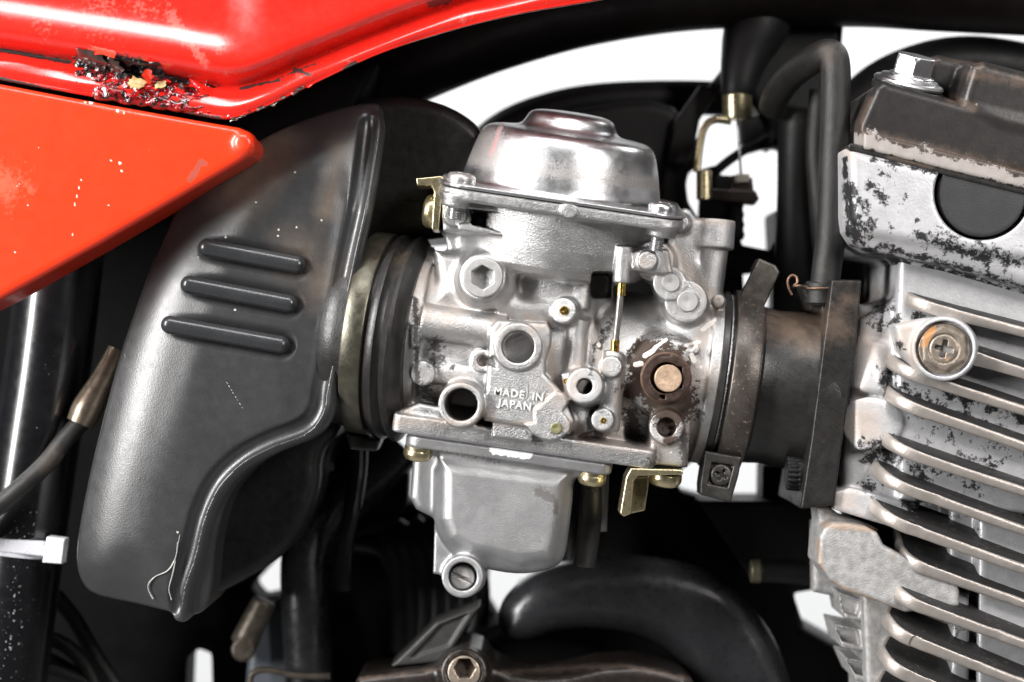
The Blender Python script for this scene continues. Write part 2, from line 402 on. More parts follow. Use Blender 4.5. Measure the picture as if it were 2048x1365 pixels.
def lathe(name, p0, axis, prof, material, parent, n=48, label=None, attrs=None, angle=35):
    p0 = v3(p0); a = unit(axis); h = unit(np.cross(a, (0, 0, 1.0)) if abs(a[2]) < .9 else np.cross(a, (1.0, 0, 0))); g = np.cross(a, h)
    vs = []; fs = []
    for i, (t, r) in enumerate(prof):
        for j in range(n):
            an = 2*math.pi*j/n; vs.append(p0+a*t+(h*math.cos(an)+g*math.sin(an))*max(r, .01))
        if i:
            b0 = (i-1)*n; b1 = i*n
            fs += [(b0+j, b0+(j+1) % n, b1+(j+1) % n, b1+j) for j in range(n)]
    fs.append(tuple(range(n))[::-1]); fs.append(tuple(range(len(vs)-n, len(vs))))
    return make(name, vs, fs, material, parent, label, attrs, angle=angle)
def phillips(fr, s, dep, w, top):
    a = []
    for i in range(2):
        pts = rrect(-s, -w, s, w) if i == 0 else rrect(-w, -s, w, s)
        a.append(ext(pts, top-dep, top+6, 0, fr))
    return a
def frame_from_axis(p, axis, roll=0):
    w = unit(axis); h = np.cross((0, 1.0, 0), w); h = h if np.linalg.norm(h) > .2 else np.cross((1.0, 0, 0), w); u = unit(h); v = np.cross(w, u)
    c, s_ = math.cos(roll), math.sin(roll)
    return Fr(p, u*c+v*s_, v*c-u*s_, w)
def pan_screw(name, p, axis, r, h, material, parent, cross=True, roll=.4, dome=.35, label=None, vox=1.5, attrs=None, slot=False):
    fr = frame_from_axis(p, axis, roll)
    prof = [(-4, 0), (-4, r*.97), (h*(1-dome)*.5, r), (h*(1-dome), r*.97), (h*(1-dome*.35), r*.82), (h*.98, r*.5), (h, 0)]
    pr = rev(p, axis, prof); subs = []
    if cross: subs = phillips(fr, r*.55, h*.55, r*.13, h)+[seg(fr(0, 0, h*.45), fr(0, 0, h+5), r*.24)]
    if slot: subs = [ext(rrect(-r*1.2, -r*.14, r*1.2, r*.14), h*.5, h+6, 0, fr)]
    return solid(name, [pr], vox, material, parent, 0, subs, 1, label=label, attrs=attrs)
def hexpts(r, a0=0): return [(r*math.cos(a0+i*math.pi/3), r*math.sin(a0+i*math.pi/3)) for i in range(6)]
Z3 = (0, 0, 1.0)
# ================================================================== THE SETTING
def quadmesh(name, corners, material, kind='structure'):
    return make(name, [((x/S)+CX, CY-z/S, -y/S) for x, y, z in corners], [(0, 1, 2, 3)], material, smooth=False, flip_auto=False, kind=kind)
bd = quadmesh('backdrop_wall', [(-1.6, 2.0, -.9), (1.6, 2.0, -.9), (1.6, 2.0, 1.1), (-1.6, 2.0, 1.1)], white_wall)
fl = quadmesh('floor', [(-3.5, -2.5, -.9), (3.5, -2.5, -.9), (3.5, 2.0, -.9), (-3.5, 2.0, -.9)], mat('grey_studio_floor', (.22, .22, .22), 0, .7, .1, .05))
# ================================================================== THE MOTORCYCLE
moto = group_empty('motorcycle', (0, .03, -.75), 'old red and black motorcycle seen close up around its silver carburettor', 'motorcycle')
# ------------------------------------------------------------------ carburettor
al, th = math.radians(8.3), math.radians(8.0)
CU = (math.cos(al), math.sin(al), 0)
CV = (math.sin(al)*math.cos(th), -math.cos(al)*math.cos(th), math.sin(th))
CWv = (-math.sin(al)*math.sin(th), math.cos(al)*math.sin(th), math.cos(th))
LF = Fr((1084, 640, 0), CU, CV, CWv)          # carburettor frame: u along the bore, v up, w outwards
FL = Fr((1084, 640, 0), CU, CWv, CV)          # plates seen edge-on: polygons in (u,w), thickness along v
C = Field((780, 370, -215), (1480, 965, 262), 2.5)
# bore
C.add(seg(LF(-268, -65, 0), LF(-232, -65, 0), 177, rn=5))
C.add(seg(LF(-240, -65, 0), LF(80, -65, 0), 158, 150), 14)
C.add(seg(LF(60, -65, 0), LF(362, -68, 0), 138, 164), 20)
C.add(seg(LF(330, -68, 0), LF(372, -68, 0), 172, rn=4), 8)
# diaphragm chamber and slide cylinder
C.add(rev(LF(0, 0, 0), CV, [(102, 0), (102, 172), (110, 186), (122, 193), (160, 198), (244, 204), (244, 0)]), 6)
C.add(seg(LF(10, -60, 10), LF(10, 104, 10), 128), 12)
C.add(ext(rrect(-232, -200, 238, 222, 58), 228, 252, 6, FL), 8)          # chamber rim
C.add(seg(LF(-196, 214, 190), LF(-196, 240, 190), 26, 31, 3), 5)
C.add(seg(LF(198, 214, 188), LF(198, 240, 188), 27, 31, 3), 5)
# small hexagon-free dowel on the chamber, left bracket boss
C.add(seg(P(1138, 421, 150), P(1138, 421, 256), 18, 16, 3), 5)
C.add(ext([(884, 398), (934, 392), (944, 440), (928, 466), (886, 462)], 60, 176, 6), 4)
C.add(seg(P(908, 432, 100), P(910, 430, 192), 24, 23, 3), 4)
for a, b in (((935, 407), (1000, 420)), ((930, 452), (1004, 468))):
    C.add(ext([(a[0]-14, a[1]-3), (a[0]+8, a[1]-7), (b[0], b[1]-2), (b[0], b[1]+5), (a[0]-14, a[1]+9)], 40, 196, 3), 3)
C.sub(ext([(944, 416), (972, 420), (970, 452), (942, 446)], 40, 260, 2), 2)
C.add(ext([(880, 455), (945, 470), (990, 520), (900, 505)], -60, 90, 8), 12)
# hexagon socket plug boss
C.add(seg(P(975, 560, 110), P(965, 555, 178), 54, 45, 4), 14)
C.add(seg(P(982, 562, 60), P(972, 562, 160), 70, 54, 6), 22)
# web between plug boss and bore, upper shoulder on the left
C.add(ext([(868, 500), (938, 508), (960, 560), (930, 602), (880, 600)], 40, 130, 20), 20)
C.add(seg(P(1000, 610, 130), P(1120, 628, 130), 26, 22), 14)
# horizontal tube
C.add(seg(P(842, 642, 150), P(1010, 668, 150), 34, 34, 4), 8)
C.add(seg(P(870, 738, 130), P(990, 762, 135), 27, 27, 4), 8)
C.add(seg(P(860, 705, 110), P(1000, 720, 110), 30), 18)
# vertical passage and its little jet post
C.add(seg(P(1162, 545, 118), P(1158, 620, 128), 21, 20), 10)
C.add(seg(P(1155, 640, 135), P(1146, 752, 135), 20, 21), 7)
C.add(seg(P(1140, 625, 100), P(1126, 622, 196), 30, 25, 3), 7)
C.add(seg(P(1128, 640, 120), P(1170, 660, 120), 22), 10)
# dark recess right of the passage
C.sub(ext(rrect(1186, 540, 1232, 592, 8), -40, 260, 3), 6)
C.sub(seg(P(1192, 600, 175), P(1178, 735, 175), 15, 11, round_=True), 14)
# plate with the lettering
plate = [(996, 640), (1094, 646), (1103, 660), (1102, 690), (1092, 720), (1090, 748), (1122, 782), (1150, 842), (1140, 870), (968, 842), (969, 795), (976, 720), (980, 655)]
C.add(ext(plate, 60, 192, 9), 5)
C.add(seg(P(1036, 694, 150), P(1036, 694, 199), 47, 46, 3), 3)
C.sub(seg(P(1036, 694, 128), P(1036, 694, 240), 31, 31))
# little C shaped loop
C.add(seg(P(966, 722, 120), P(964, 722, 176), 23, 22, 2), 4)
C.sub(seg(P(966, 722, 160), P(964, 722, 240), 11, 11), 1)
C.sub(ext([(966, 718), (990, 712), (992, 738), (970, 728)], 160, 240, 0))
# open drilled boss lower left
C.add(seg(P(935, 800, 60), P(921, 811, 208), 52, 43, 3), 8)
C.sub(seg(P(928, 806, -20), P(920, 811, 280), 27, 33))
# corner stud and slim block on the bore flange
C.add(seg(P(850, 744, 90), P(845, 747, 168), 26, 24, 4), 4)
C.add(ext(rrect(820, 650, 839, 697, 6), 100, 176, 5), 4)
# lower flange
C.add(ext(rrect(-258, -190, 252, 197, 14), -232, -196, 4, FL), 5)
C.add(ext([(800, 822), (838, 806), (880, 815), (884, 842), (802, 842)], 20, 150, 8), 8)
C.add(ext([(985, 836), (1068, 847), (1064, 885), (985, 875)], 100, 184, 3), 2)
# shield-shaped stop with the brass pin
shield = [(1113, 783), (1126, 787), (1139, 802), (1125, 824), (1142, 848), (1139, 864), (1121, 878), (1100, 883), (1084, 879), (1064, 868), (1050, 849), (1070, 846), (1068, 820)]
C.add(ext(shield, 100, 197, 2.5), 2)
# port with dark bore
C.add(seg(P(1176, 780, 80), P(1169, 772, 212), 41, 35, 4), 9)
C.sub(seg(P(1172, 775, 60), P(1168, 772, 270), 14, 15.5))
C.add(ext([(1122, 748), (1150, 740), (1180, 760), (1160, 800), (1130, 790)], 80, 176, 8), 8)
C.add(seg(P(1150, 800, 120), P(1168, 868, 130), 24, 20), 12)
# right hand column with two discs
C.add(seg(P(1230, 702, 150), P(1216, 862, 150), 22, 22, 3), 4)
C.add(seg(P(1224, 736, 130), P(1222, 734, 192), 22, 21, 3), 4)
C.add(seg(P(1208, 842, 100), P(1205, 840, 192), 25, 22, 3), 5)
C.add(ext([(1180, 790), (1250, 800), (1250, 880), (1180, 870)], 40, 110, 10), 14)
# rusted throttle shaft boss and the block below it
C.add(seg(P(1322, 748, 20), P(1330, 754, 158), 92, 76, 14), 18)
C.add(ext([(1302, 805), (1384, 812), (1376, 936), (1300, 930)], -20, 146, 8), 8)
C.add(seg(P(1336, 850, 60), P(1333, 855, 186), 38, 33, 3), 8)
C.sub(seg(P(1333, 855, 140), P(1333, 855, 260), 18, 19.5))
C.add(seg(P(1392, 700, 148), P(1392, 700, 174), 8), 4)
# upper right: arm carrying the rod, disc, link plate
C.add(seg(P(1247, 492, 178), P(1243, 566, 172), 18, 17.5, 3), 4)
C.add(ext([(1228, 488), (1300, 500), (1300, 545), (1226, 540)], 60, 170, 8), 10)
C.add(seg(P(1312, 525, 60), P(1308, 522, 152), 42, 39, 3), 5)
C.add(ext([(1262, 506), (1300, 494), (1338, 500), (1346, 548), (1330, 552), (1262, 540)], 120, 188, 6), 5)
C.add(seg(P(1297, 523, 150), P(1295, 522, 214), 20, 18.5, 3), 4)
C.add(seg(P(1339, 567, 90), P(1339, 567, 180), 33, 32, 2.5), 0)
C.add(seg(P(1372, 604, 90), P(1372, 604, 180), 42, 41, 2.5), 6)
C.add(ext([(1300, 545), (1330, 530), (1410, 600), (1440, 690), (1400, 690), (1340, 640)], 20, 128, 12), 20)
C.sub(seg(P(1270, 610, 150), P(1262, 680, 160), 26, 20, round_=True), 30)
C.add(seg(P(1362, 447, 20), P(1362, 447, 132), 22, 15, 2), 6)
# vertical tube on the right
C.add(seg(P(1434, 440, 40), P(1429, 498, 40), 37, 38, 3), 0)
C.add(seg(P(1428, 495, 40), P(1412, 610, 40), 29, 30, 0), 4)
C.add(ext([(1367, 416), (1380, 418), (1402, 448), (1396, 520), (1420, 600), (1350, 560), (1330, 480)], 0, 60, 7), 12)
C.add(seg(P(1437, 604, 90), P(1437, 602, 128), 15, 12, 3), 5)
C.sub(seg(P(1434, 432, 40), P(1433, 452, 40), 29, 29))
tan = [(845, 560, 40), (850, 620, 25), (900, 625, 40, .8), (990, 640, 12), (1000, 660, 60, .55), (1060, 640, 20, .8), (985, 845, 90, 840, 10), (810, 820, 20, .9),
       (968, 835, 20), (985, 850, 1070, 845, 5), (1068, 820, 1115, 783, 5), (1100, 690, 1110, 770, 10), (1125, 785, 30), (1145, 850, 1170, 880, 16), (1150, 770, 20, .9),
       (1180, 880, 1300, 890, 16), (1240, 790, 1250, 870, 14), (1150, 735, 14), (1060, 660, 1095, 650, 10), (920, 770, 30, .8), (880, 780, 20, .8), (962, 722, 16, .9),
       (1350, 520, 22, .9), (1345, 500, 1440, 610, 12), (1400, 690, 1440, 600, 16, .9), (1400, 440, 1460, 440, 10), (1290, 525, 16, .8), (1400, 760, 40), (1380, 820, 1390, 920, 20, .9), (1320, 900, 30, .8),
       (1335, 855, 34, .8), (1160, 760, 20, .7), (1190, 650, 1200, 740, 20, .7), (1050, 580, 30, .5), (1300, 620, 30, .5), (900, 330, 1330, 390, 8, .6)]
rust = [(1318, 745, 66), (1340, 800, 54), (1290, 702, 26, 1.0), (1266, 780, 26, .85), (1340, 880, 18, .8), (1262, 722, 14, .8), (1232, 780, 10, .6)]
grime = [(872, 690, 20, .8), (872, 722, 20, .8), (830, 600, 835, 790, 7, .8), (905, 735, 9, .7), (850, 780, 22, .7), (1190, 690, 1182, 750, 8, .6), (1262, 830, 1272, 880, 22, .75), (1226, 640, 1200, 690, 14, .65), (1300, 930, 26, .7),
         (1366, 866, 1372, 930, 14, .75), (1400, 830, 16, .7), (820, 650, 14, .7)]
pale = [(1290, 712, 1306, 702, 4.5, 1.1), (1306, 702, 1312, 694, 4, 1.1), (1312, 694, 1332, 680, 3, 1.05), (1272, 730, 1282, 728, 5, 1.1), (1384, 712, 1388, 722, 5, 1.1), (1392, 692, 3.5, 1.1), (1198, 690, 9, .65), (1342, 905, 3, .8), (1262, 748, 3.5, .9), (1402, 735, 8, .7), (1251, 830, 4, .9), (1405, 660, 1430, 640, 7, .7), (1372, 690, 1400, 684, 5, .7), (1246, 856, 4, .8)]
rust_keepout = pale
def minus(bl, ex, k=1.0):
    def g(vp, sx, sy):
        val = np.zeros(len(vp)); e = np.zeros(len(vp))
        for arr, lst in ((val, bl), (e, ex)):
            for q in lst:
                if len(q) <= 4: dd = np.hypot(sx-q[0], sy-q[1])/q[2]; wg = q[3] if len(q) == 4 else 1
                else:
                    ex_, ey_ = q[2]-q[0], q[3]-q[1]; t = np.clip(((sx-q[0])*ex_+(sy-q[1])*ey_)/(ex_*ex_+ey_*ey_+1e-6), 0, 1)
                    dd = np.hypot(sx-q[0]-ex_*t, sy-q[1]-ey_*t)/q[4]; wg = q[5] if len(q) > 5 else 1
                np.maximum(arr, wg*np.clip(1-dd*.5, 0, 1), out=arr)
        return val-e*k
    return g
carb = mk('carburettor', C, cast, moto, 'silver cast carburettor with rust around its throttle shaft', dict(tan=tan, rust=rust, grime=grime, pale=pale))
# diaphragm cover
prof = [(-4, 0)]
lathe('diaphragm_dome', LF(0, 258, 0), CV, [(0, 204), (3, 203), (5, 200), (9, 197), (20, 195), (45, 189.5), (70, 183), (88, 177.5), (100, 172.5), (108, 167), (113, 160), (116, 152), (118, 140), (119.5, 126), (121, 113), (123, 103), (127, 96), (133, 91.5), (140, 88), (146, 85), (151, 80), (154.5, 72), (157, 60), (158.5, 40), (159, 20), (159.5, 1)], chrome, carb, n=160, angle=60,
      attrs=dict(tan=[(975, 290, 40, .8), (925, 310, 1330, 372, 14, .9), (1300, 300, 30, .5), (1200, 240, 1290, 265, 6, .6)], rust=[(1003, 250, 978, 318, 5, .9)]))
solid('cover_rim', [ext(rrect(-235, -200, 241, 226, 60), 253, 260, 2, FL)], 2, chrome, carb, attrs=dict(tan=[(880, 350, 1360, 400, 8, .9)]))
solid('cover_gasket', [ext(rrect(-229, -200, 235, 220, 56), 250, 255, 0, FL)], 2, dark, carb)
pan_screw('cover_screw', LF(-193, 259, 180), CV, 28, 21, chrome, carb, attrs=dict(tan=[(926, 320, 40, 1.0)]), label='dirt covered pan head screw at the left of the dome')
pan_screw('cover_screw', LF(192, 259, 176), CV, 27, 20, chrome, carb, attrs=dict(tan=[(1290, 370, 20, .7)]))
def thread(name, p, axis, r, L, material, parent):
    pr = []; t = 0
    while t < L: pr += [(t, r*.82), (t+2.5, r)]; t += 5
    pr += [(L, r*.7)]
    return lathe(name, p, axis, pr, material, parent, n=24, angle=20)
down = tuple(-c for c in CV)
thread('screw_thread', LF(-196, 214, 188), down, 15, 24, zinc, carb)
thread('screw_thread', LF(192, 214, 186), down, 14, 26, zinc, carb)
# hexagon socket plug
F = auto_field([seg(P(965, 555, 160), P(965, 555, 205), 41)], 1.6)
F.add(seg(P(966, 556, 160), P(965, 555, 202), 39, 39, 3))
ax_ = unit(np.array(P(965, 555, 202))-np.array(P(966, 556, 160)))
fr = frame_from_axis(P(965, 555, 202), ax_, .15)
F.sub(ext(hexpts(23.5, .35), -26, 8, 0, fr), 1)
mk('socket_plug', F, boss_face, carb, attrs=dict(tan=[(965, 555, 30, .3)]))
# brass jet, dowels, pins
def disc(name, x, y, z, r, h, material, parent, **kw):
    return lathe(name, P(x, y, z-h), Z3, [(0, r), (h-1.5, r), (h, r-1.5), (h, r*.35), (h-.8, r*.18), (h-.8, 0.1)], material, parent, n=32, **kw)
disc('brass_jet', 1128, 622, 201, 9, 20, brass, carb)
disc('brass_jet', 1206, 841, 196, 6, 20, brass, carb)
disc('brass_jet', 1132, 762, 180, 6, 20, brass, carb)
disc('stop_pin', 1112, 856, 201, 11, 30, mat('dull_brass', (.33, .31, .17), .8, .45, .1, 6), carb)
disc('link_pin', 1339, 567, 186, 17.5, 40, boss_face, carb, attrs=dict(tan=[]))
disc('link_pin', 1372, 604, 186, 20, 40, boss_face, carb, attrs=dict(tan=[]))
C_groove = None
lathe('bore_collar', P(1336, 855, 150), Z3, [(0, 24), (8, 30)], cast, carb, n=32) if False else None
# choke rod
rod = tube('metering_rod', [(1243, 562, 172), (1240, 600, 172), (1229, 704, 160)], 6.5, mat('dull_steel_rod', (.36, .35, .33), .85, .35, .1, 5), carb, seg_n=20)
tube('brass_sleeve', [(1243.5, 558, 172), (1242, 586, 172)], 8.5, brass, rod, seg_n=20) if False else None
tube('brass_sleeve', [(1244, 556, 172), (1242, 592, 171.5)], 8.6, brass, carb, seg_n=20)
tube('brass_sleeve', [(1231, 680, 163), (1229, 706, 161)], 8.6, brass, carb, seg_n=20)
# throttle shaft with snap ring
F = auto_field([seg(P(1332, 756, 140), P(1332, 756, 206), 52)], 1.6)
F.add(seg(P(1332, 756, 140), P(1332, 756, 190), 50, 49, 5)); F.sub(seg(P(1332, 756, 170), P(1332, 756, 230), 38))
mk('shaft_collar', F, rusty, carb)
F = auto_field([seg(P(1332, 756, 165), P(1332, 756, 206), 52)], 1.6)
F.add(seg(P(1332, 756, 180), P(1332, 756, 199), 47, 47, 2)); F.sub(seg(P(1332, 756, 160), P(1332, 756, 230), 30))
F.sub(ext([(1322, 716), (1308, 700), (1350, 700), (1346, 714)], 192, 240)); F.sub(ext(rrect(1356, 734, 1368, 778), 180, 240)); F.sub(ext(rrect(1322, 792, 1334, 800), 180, 240))
mk('snap_ring', F, ringmat, carb)
disc('throttle_shaft', 1332, 756, 206, 26, 60, rustylt, carb)
# bracket top left
A = P(842, 0, 0)
F = Field((815, 335, 20), (905, 480, 190), 1.6)
F.add(ext([(832, 357), (884, 352), (892, 366), (886, 380), (877, 460), (863, 460), (868, 384), (862, 371), (834, 371)], 60, 168, 2))
F.sub(ext([(800, 374), (860, 374), (866, 390), (858, 470), (800, 470)], 0, 220, 0))
mk('bracket', F, gold, carb, label='gold plated bent bracket at the upper left')
pan_screw('bracket_screw', P(868, 424, 120), tuple(-c for c in CU), 33, 22, gold, carb, cross=False, dome=.5)
# bottom bracket
F = Field((1225, 915, 0), (1385, 1050, 190), 1.6)
F.add(ext([(1262, 937), (1366, 940), (1366, 950), (1276, 952), (1268, 962), (1262, 1028), (1248, 1034), (1240, 1028), (1252, 955)], 70, 168, 2))
mk('bracket', F, gold, carb, label='gold plated L shaped bracket under the right end')
pan_screw('bracket_screw', P(1331, 950, 120), down, 33, 24, gold, carb, cross=False, dome=.5)
solid('bracket_leg', [ext([(1268, 955), (1300, 952), (1290, 1022), (1262, 1028)], 30, 74, 3)], 2, gold, carb)
# gasket under the body, float bowl
solid('bowl_gasket', [ext(rrect(-228, -190, 176, 190, 20), -235, -231, 0, FL)], 2, mat('gasket_paper', (.16, .17, .19), 0, .8, .2, 5), carb)
B = Field((790, 850, -210), (1240, 1210, 235), 2.2)
B.add(ext(rrect(-226, -188, 174, 188, 24), -258, -235, 4, FL))
B.add(ext(rrect(-208, -170, 150, 160, 40), -275, -250, 8, FL), 14)
bowl = [(868, 905), (866, 1000), (866, 1040), (877, 1082), (910, 1120), (960, 1140), (1044, 1154), (1110, 1140), (1132, 1118), (1140, 1051), (1149, 975), (1152, 950)]
B.add(ext(smooth_poly(bowl[:-1]+[(1140, 900)], 2), -150, 118, 30), 30)
B.add(ext([(885, 925), (884, 1040), (900, 1080), (940, 1105), (1044, 1128), (1105, 1118), (1118, 1050), (1128, 975), (1130, 955)], 0, 140, 22), 22)
B.add(ext([(826, 905), (820, 998), (832, 1020), (880, 1044), (890, 905)], -130, 60, 16), 10)
B.add(ext([(869, 1050), (866, 1148), (930, 1160), (930, 1070)], 10, 70, 5), 6)
B.add(seg(P(930, 1150, 40), P(925, 1154, 158), 43, 40.5, 4), 10)
B.sub(seg(P(926, 1153, 110), P(925, 1154, 200), 26, 29), 2)
B.add(seg(LF(-203, -262, 158), LF(-203, -240, 158), 26, 27, 3), 4)
B.add(seg(LF(139, -262, 150), LF(139, -240, 150), 29, 29, 3), 4)
mk('float_bowl', B, cast_fresh, carb, 'grey float bowl with a drain screw', dict(grime=[(1078, 985, 1100, 995, 11, 1.0), (1110, 1000, 1112, 1025, 6, .9), (880, 900, 1000, 925, 10, .5)], pale=[(990, 900, 1055, 908, 9, 1.15)]))
pan_screw('drain_screw', P(925, 1154, 122), Z3, 24, 16, boss_face, carb, slot=True, dome=.3, attrs=dict(tan=[(925, 1154, 20, .4)]))
for u_, w_ in ((-203, 158), (139, 152)):
    lathe('spring_washer', LF(u_, -259, w_), down, [(0, 25), (1, 27), (8, 27), (9, 25)], gold, carb, n=40)
    pan_screw('bowl_screw', LF(u_, -270, w_), down, 28, 19, gold, carb, cross=False, dome=.5)
tube('overflow_tube', [(1182, 950, 40), (1180, 1040, 40), (1168, 1133, 40)], 23, hose_m, carb)
tube('drain_hose', [(1200, 930, 0), (1198, 980, 0), (1195, 1062, 0)], 19, mat('grey_hose', (.09, .09, .095), 0, .5, .1, 4), carb)
# raised lettering
def lettering(name, text, x, y, z, size, ang, material, parent, depth=1.6):
    cu = bpy.data.curves.new(name, 'FONT'); cu.body = text; cu.size = size*S; cu.extrude = depth*S; cu.bevel_depth = .25*S; cu.offset = .3*S; cu.space_character = 1.15; cu.align_y = 'BOTTOM_BASELINE'
    t = bpy.data.objects.new(name+'_curve', cu); sc.collection.objects.link(t); bpy.context.view_layer.update()
    me = bpy.data.meshes.new_from_object(t); bpy.data.objects.remove(t); bpy.data.curves.remove(cu)
    me.name = name; me.materials.clear(); me.materials.append(material)
    o = bpy.data.objects.new(name, me); sc.collection.objects.link(o)
    w = W(P(x, y, z)); o.parent = parent; o.location = w-WL[parent.name]; o.rotation_euler = (math.radians(90), math.radians(ang), 0)
    WL[o.name] = w; return o
lettering('raised_lettering', 'MADE', 987, 789, 193.2, 20, 8.5, letter_m, carb)
lettering('raised_lettering', 'IN', 1063, 800, 193.2, 20, 8.5, letter_m, carb)
lettering('raised_lettering', 'JAPAN', 996, 812, 193.2, 20, 8.5, letter_m, carb)
solid('mould_line', [ext([(1054, 768), (1056, 768), (1055, 797), (1053, 797)], 186, 194)], 1, boss_face, carb)
print('carb', time.time()-T0)
# ------------------------------------------------------------------ fuel tank
def path_at(pts, xs):
    p = catmull([(a[0], a[1], 0) for a in pts], 10); px = [q[0] for q in p]; py = [q[1] for q in p]
    return np.interp(xs, px, py)
def path_at_lin(pts, xs): return np.interp(xs, [a[0] for a in pts], [a[1] for a in pts])
xs = np.arange(-260, 1500, 7.0)
grv = path_at([(-300, 70), (-100, 88), (0, 100), (140, 122), (330, 152), (420, 168), (475, 172), (530, 156), (620, 118), (760, 62), (900, 12), (1050, -30), (1300, -90), (1600, -140)], xs)
lip = path_at([(-300, 120), (-100, 142), (0, 160), (140, 186), (300, 212), (400, 232), (460, 238), (530, 216), (620, 172), (760, 108), (900, 62), (1040, 28), (1190, 2), (1350, -30), (1600, -70)], xs)
sec = []   # (mode, a, z): rows of the section: offset above the groove or fraction to the lip
rows = [('g', -600, 40), ('g', -520, 120), ('g', -430, 180), ('g', -340, 214), ('g', -260, 234), ('g', -200, 244), ('g', -160, 249), ('g', -130, 253), ('g', -112, 257), ('g', -98, 262), ('g', -84, 269), ('g', -70, 275), ('g', -56, 280), ('g', -44, 281), ('g', -33, 277), ('g', -23, 268), ('g', -14, 254), ('g', -7, 240), ('g', -2, 228), ('g', 1, 222),
        ('l', .05, 226), ('l', .1, 232), ('l', .16, 236), ('l', .24, 239), ('l', .32, 241.6), ('l', .4, 244.2), ('l', .5, 247.2), ('l', .6, 250.2), ('l', .7, 252.4), ('l', .79, 252), ('l', .87, 246), ('l', .91, 247), ('l', .955, 249), ('l', 1.0, 245), ('l', 1.02, 230), ('l', 1.0, 205), ('l', .90, 190), ('l', .7, 150), ('l', .5, 60), ('l', .3, -140), ('l', .2, -420)]
vp = []
for i, x in enumerate(xs):
    for md, a, z in rows:
        y = grv[i]+a if md == 'g' else grv[i]+(lip[i]-grv[i])*a
        zz = z
        if md == 'g' and a < -44:
            sx_ = min(1, max(0, (x-430)/120)); zz += (281-zz)*.62*sx_*sx_*(3-2*sx_)*(1 if a > -300 else .5)
        if md == 'l' and z > 180: zz += 1.2*math.sin(x*.021+a*5)+.8*math.sin(x*.057)
        vp.append(P(x, y, zz))
nr = len(rows); fc = []
for i in range(len(xs)-1):
    for j in range(nr-1): a = i*nr+j; fc.append((a, a+1, a+nr+1, a+nr))
tank_pale = [(200, 30, 60, .5), (340, 30, 372, 80, 14, .8), (382, 90, 412, 130, 9, .8), (440, 95, 14, .7), (600, 148, 12, .6), (700, 126, 6, .8), (452, 148, 9, .6), (90, 50, 40, .45), (930, 40, 16, .5), (285, 20, 40, .5)]
tank_grime = [(140, 125, 0, 100, 5, .85), (480, 178, 560, 160, 4, .85), (560, 156, 640, 124, 3, .7), (700, 132, 8, .6), (860, 10, 900, 0, 8, .9), (590, 140, 620, 150, 7, .7), (0, 158, 200, 205, 5, 1.0), (200, 208, 440, 240, 7, 1.0), (500, 232, 560, 205, 5, .95), (690, 137, 712, 128, 6, .9), (230, 130, 300, 150, 26, .9), (180, 115, 14, .9)]
tank = make('fuel_tank', vp, fc, tank_red, moto, 'glossy red fuel tank with rusted lower seam', dict(pale=tank_pale, grime=tank_grime), flip_auto=True)
# rusted and peeled patch on the seam
R2 = random.Random(3)
def seam_xy(t, o): # along the damage
    x = 150+t*290; return x, np.interp(x, xs, grv)+o
F = Field((120, 60, 160), (470, 280, 345), 1.8)
for i in range(460):
    t = R2.random(); o = R2.uniform(-30 if t < .6 else -4, 64)*(1 if t > .08 else .5); x, y = seam_xy(t, o)
    if y < 95 or (t > .78 and (o > 40 or o < 8) and R2.random() < .8) or (t < .16 and o > 30): continue
    frac = (o/max(1, np.interp(x, xs, lip)-np.interp(x, xs, grv)))
    z = (230+min(frac, .75)*30) if frac > 0 else 226+(-o)*1.9
    q_ = (1-.65*max(0, (t-.6)/.4))*(.6+.4*min(1, t/.15)); F.add(sph(P(x, y, min(z, 262)-3-5*(1-q_)), (R2.uniform(6, 14)*q_, R2.uniform(3, 7)*q_, R2.uniform(5, 10)*q_)), 4)
mk('rust_patch', F, tar, tank, 'wet black and red rust eaten into the tank seam', dict(tan=lambda vp, sx, sy: .32+.22*np.clip((sy-np.interp(sx, xs, grv)-8)/20, -1, 1)))
def flake(cx, cy, z, w, h, ang, curl, material, tilt=0.0, jag=.25, n=7):
    M, NR = 16, 4; vs = []; fs = []; c, s_ = math.cos(ang), math.sin(ang)
    rr = [1+R2.uniform(-jag, jag)+.12*math.sin(3*i) for i in range(M)]; ph = R2.uniform(0, 6)
    for side in (0, 1):
        for k in range(NR+1):
            for i in range(M if k else 1):
                a_ = 2*math.pi*i/M; q = k/NR*rr[i]*.55; a = math.cos(a_)*q*w; b = math.sin(a_)*q*h
                cz = curl*(b+h*.3)**2/max(h, 1)*2.2+tilt*b+.9*math.sin(a*.35+ph)*q*2
                vs.append(P(cx+a*c-b*s_, cy+a*s_+b*c, z+cz-side*1.4))
    N = 1+NR*M
    for side in (0, 1):
        o_ = side*N
        for i in range(M):
            fs.append((o_, o_+1+i, o_+1+(i+1) % M))
            for k in range(1, NR): fs.append((o_+1+(k-1)*M+i, o_+1+k*M+i, o_+1+k*M+(i+1) % M, o_+1+(k-1)*M+(i+1) % M))
    e = 1+(NR-1)*M
    for i in range(M): fs.append((e+i, e+(i+1) % M, N+e+(i+1) % M, N+e+i))
    return make('paint_flake', vs, fs, material, tank, angle=60)
flake(182, 122, 268, 62, 44, .42, -.9, flake_dk, -.5, .12, 10)
flake(222, 132, 266, 50, 30, .5, -.8, flake_dk, -.4, .2, 9)
flake(206, 101, 278, 58, 22, .25, .5, mat('matt_red_flake', (.75, .035, .012), 0, .45, .1, 5), .2, .3, 9)
flake(272, 166, 262, 34, 20, .2, .4, flake_ye, .2, .25, 8)
flake(322, 170, 256, 22, 14, -.3, .4, flake_ye, .2, .4, 6)
flake(295, 152, 264, 26, 20, 1.2, .8, mat('matt_red_flake', (.75, .035, .012), 0, .45, .1, 5), .3, .3, 7)
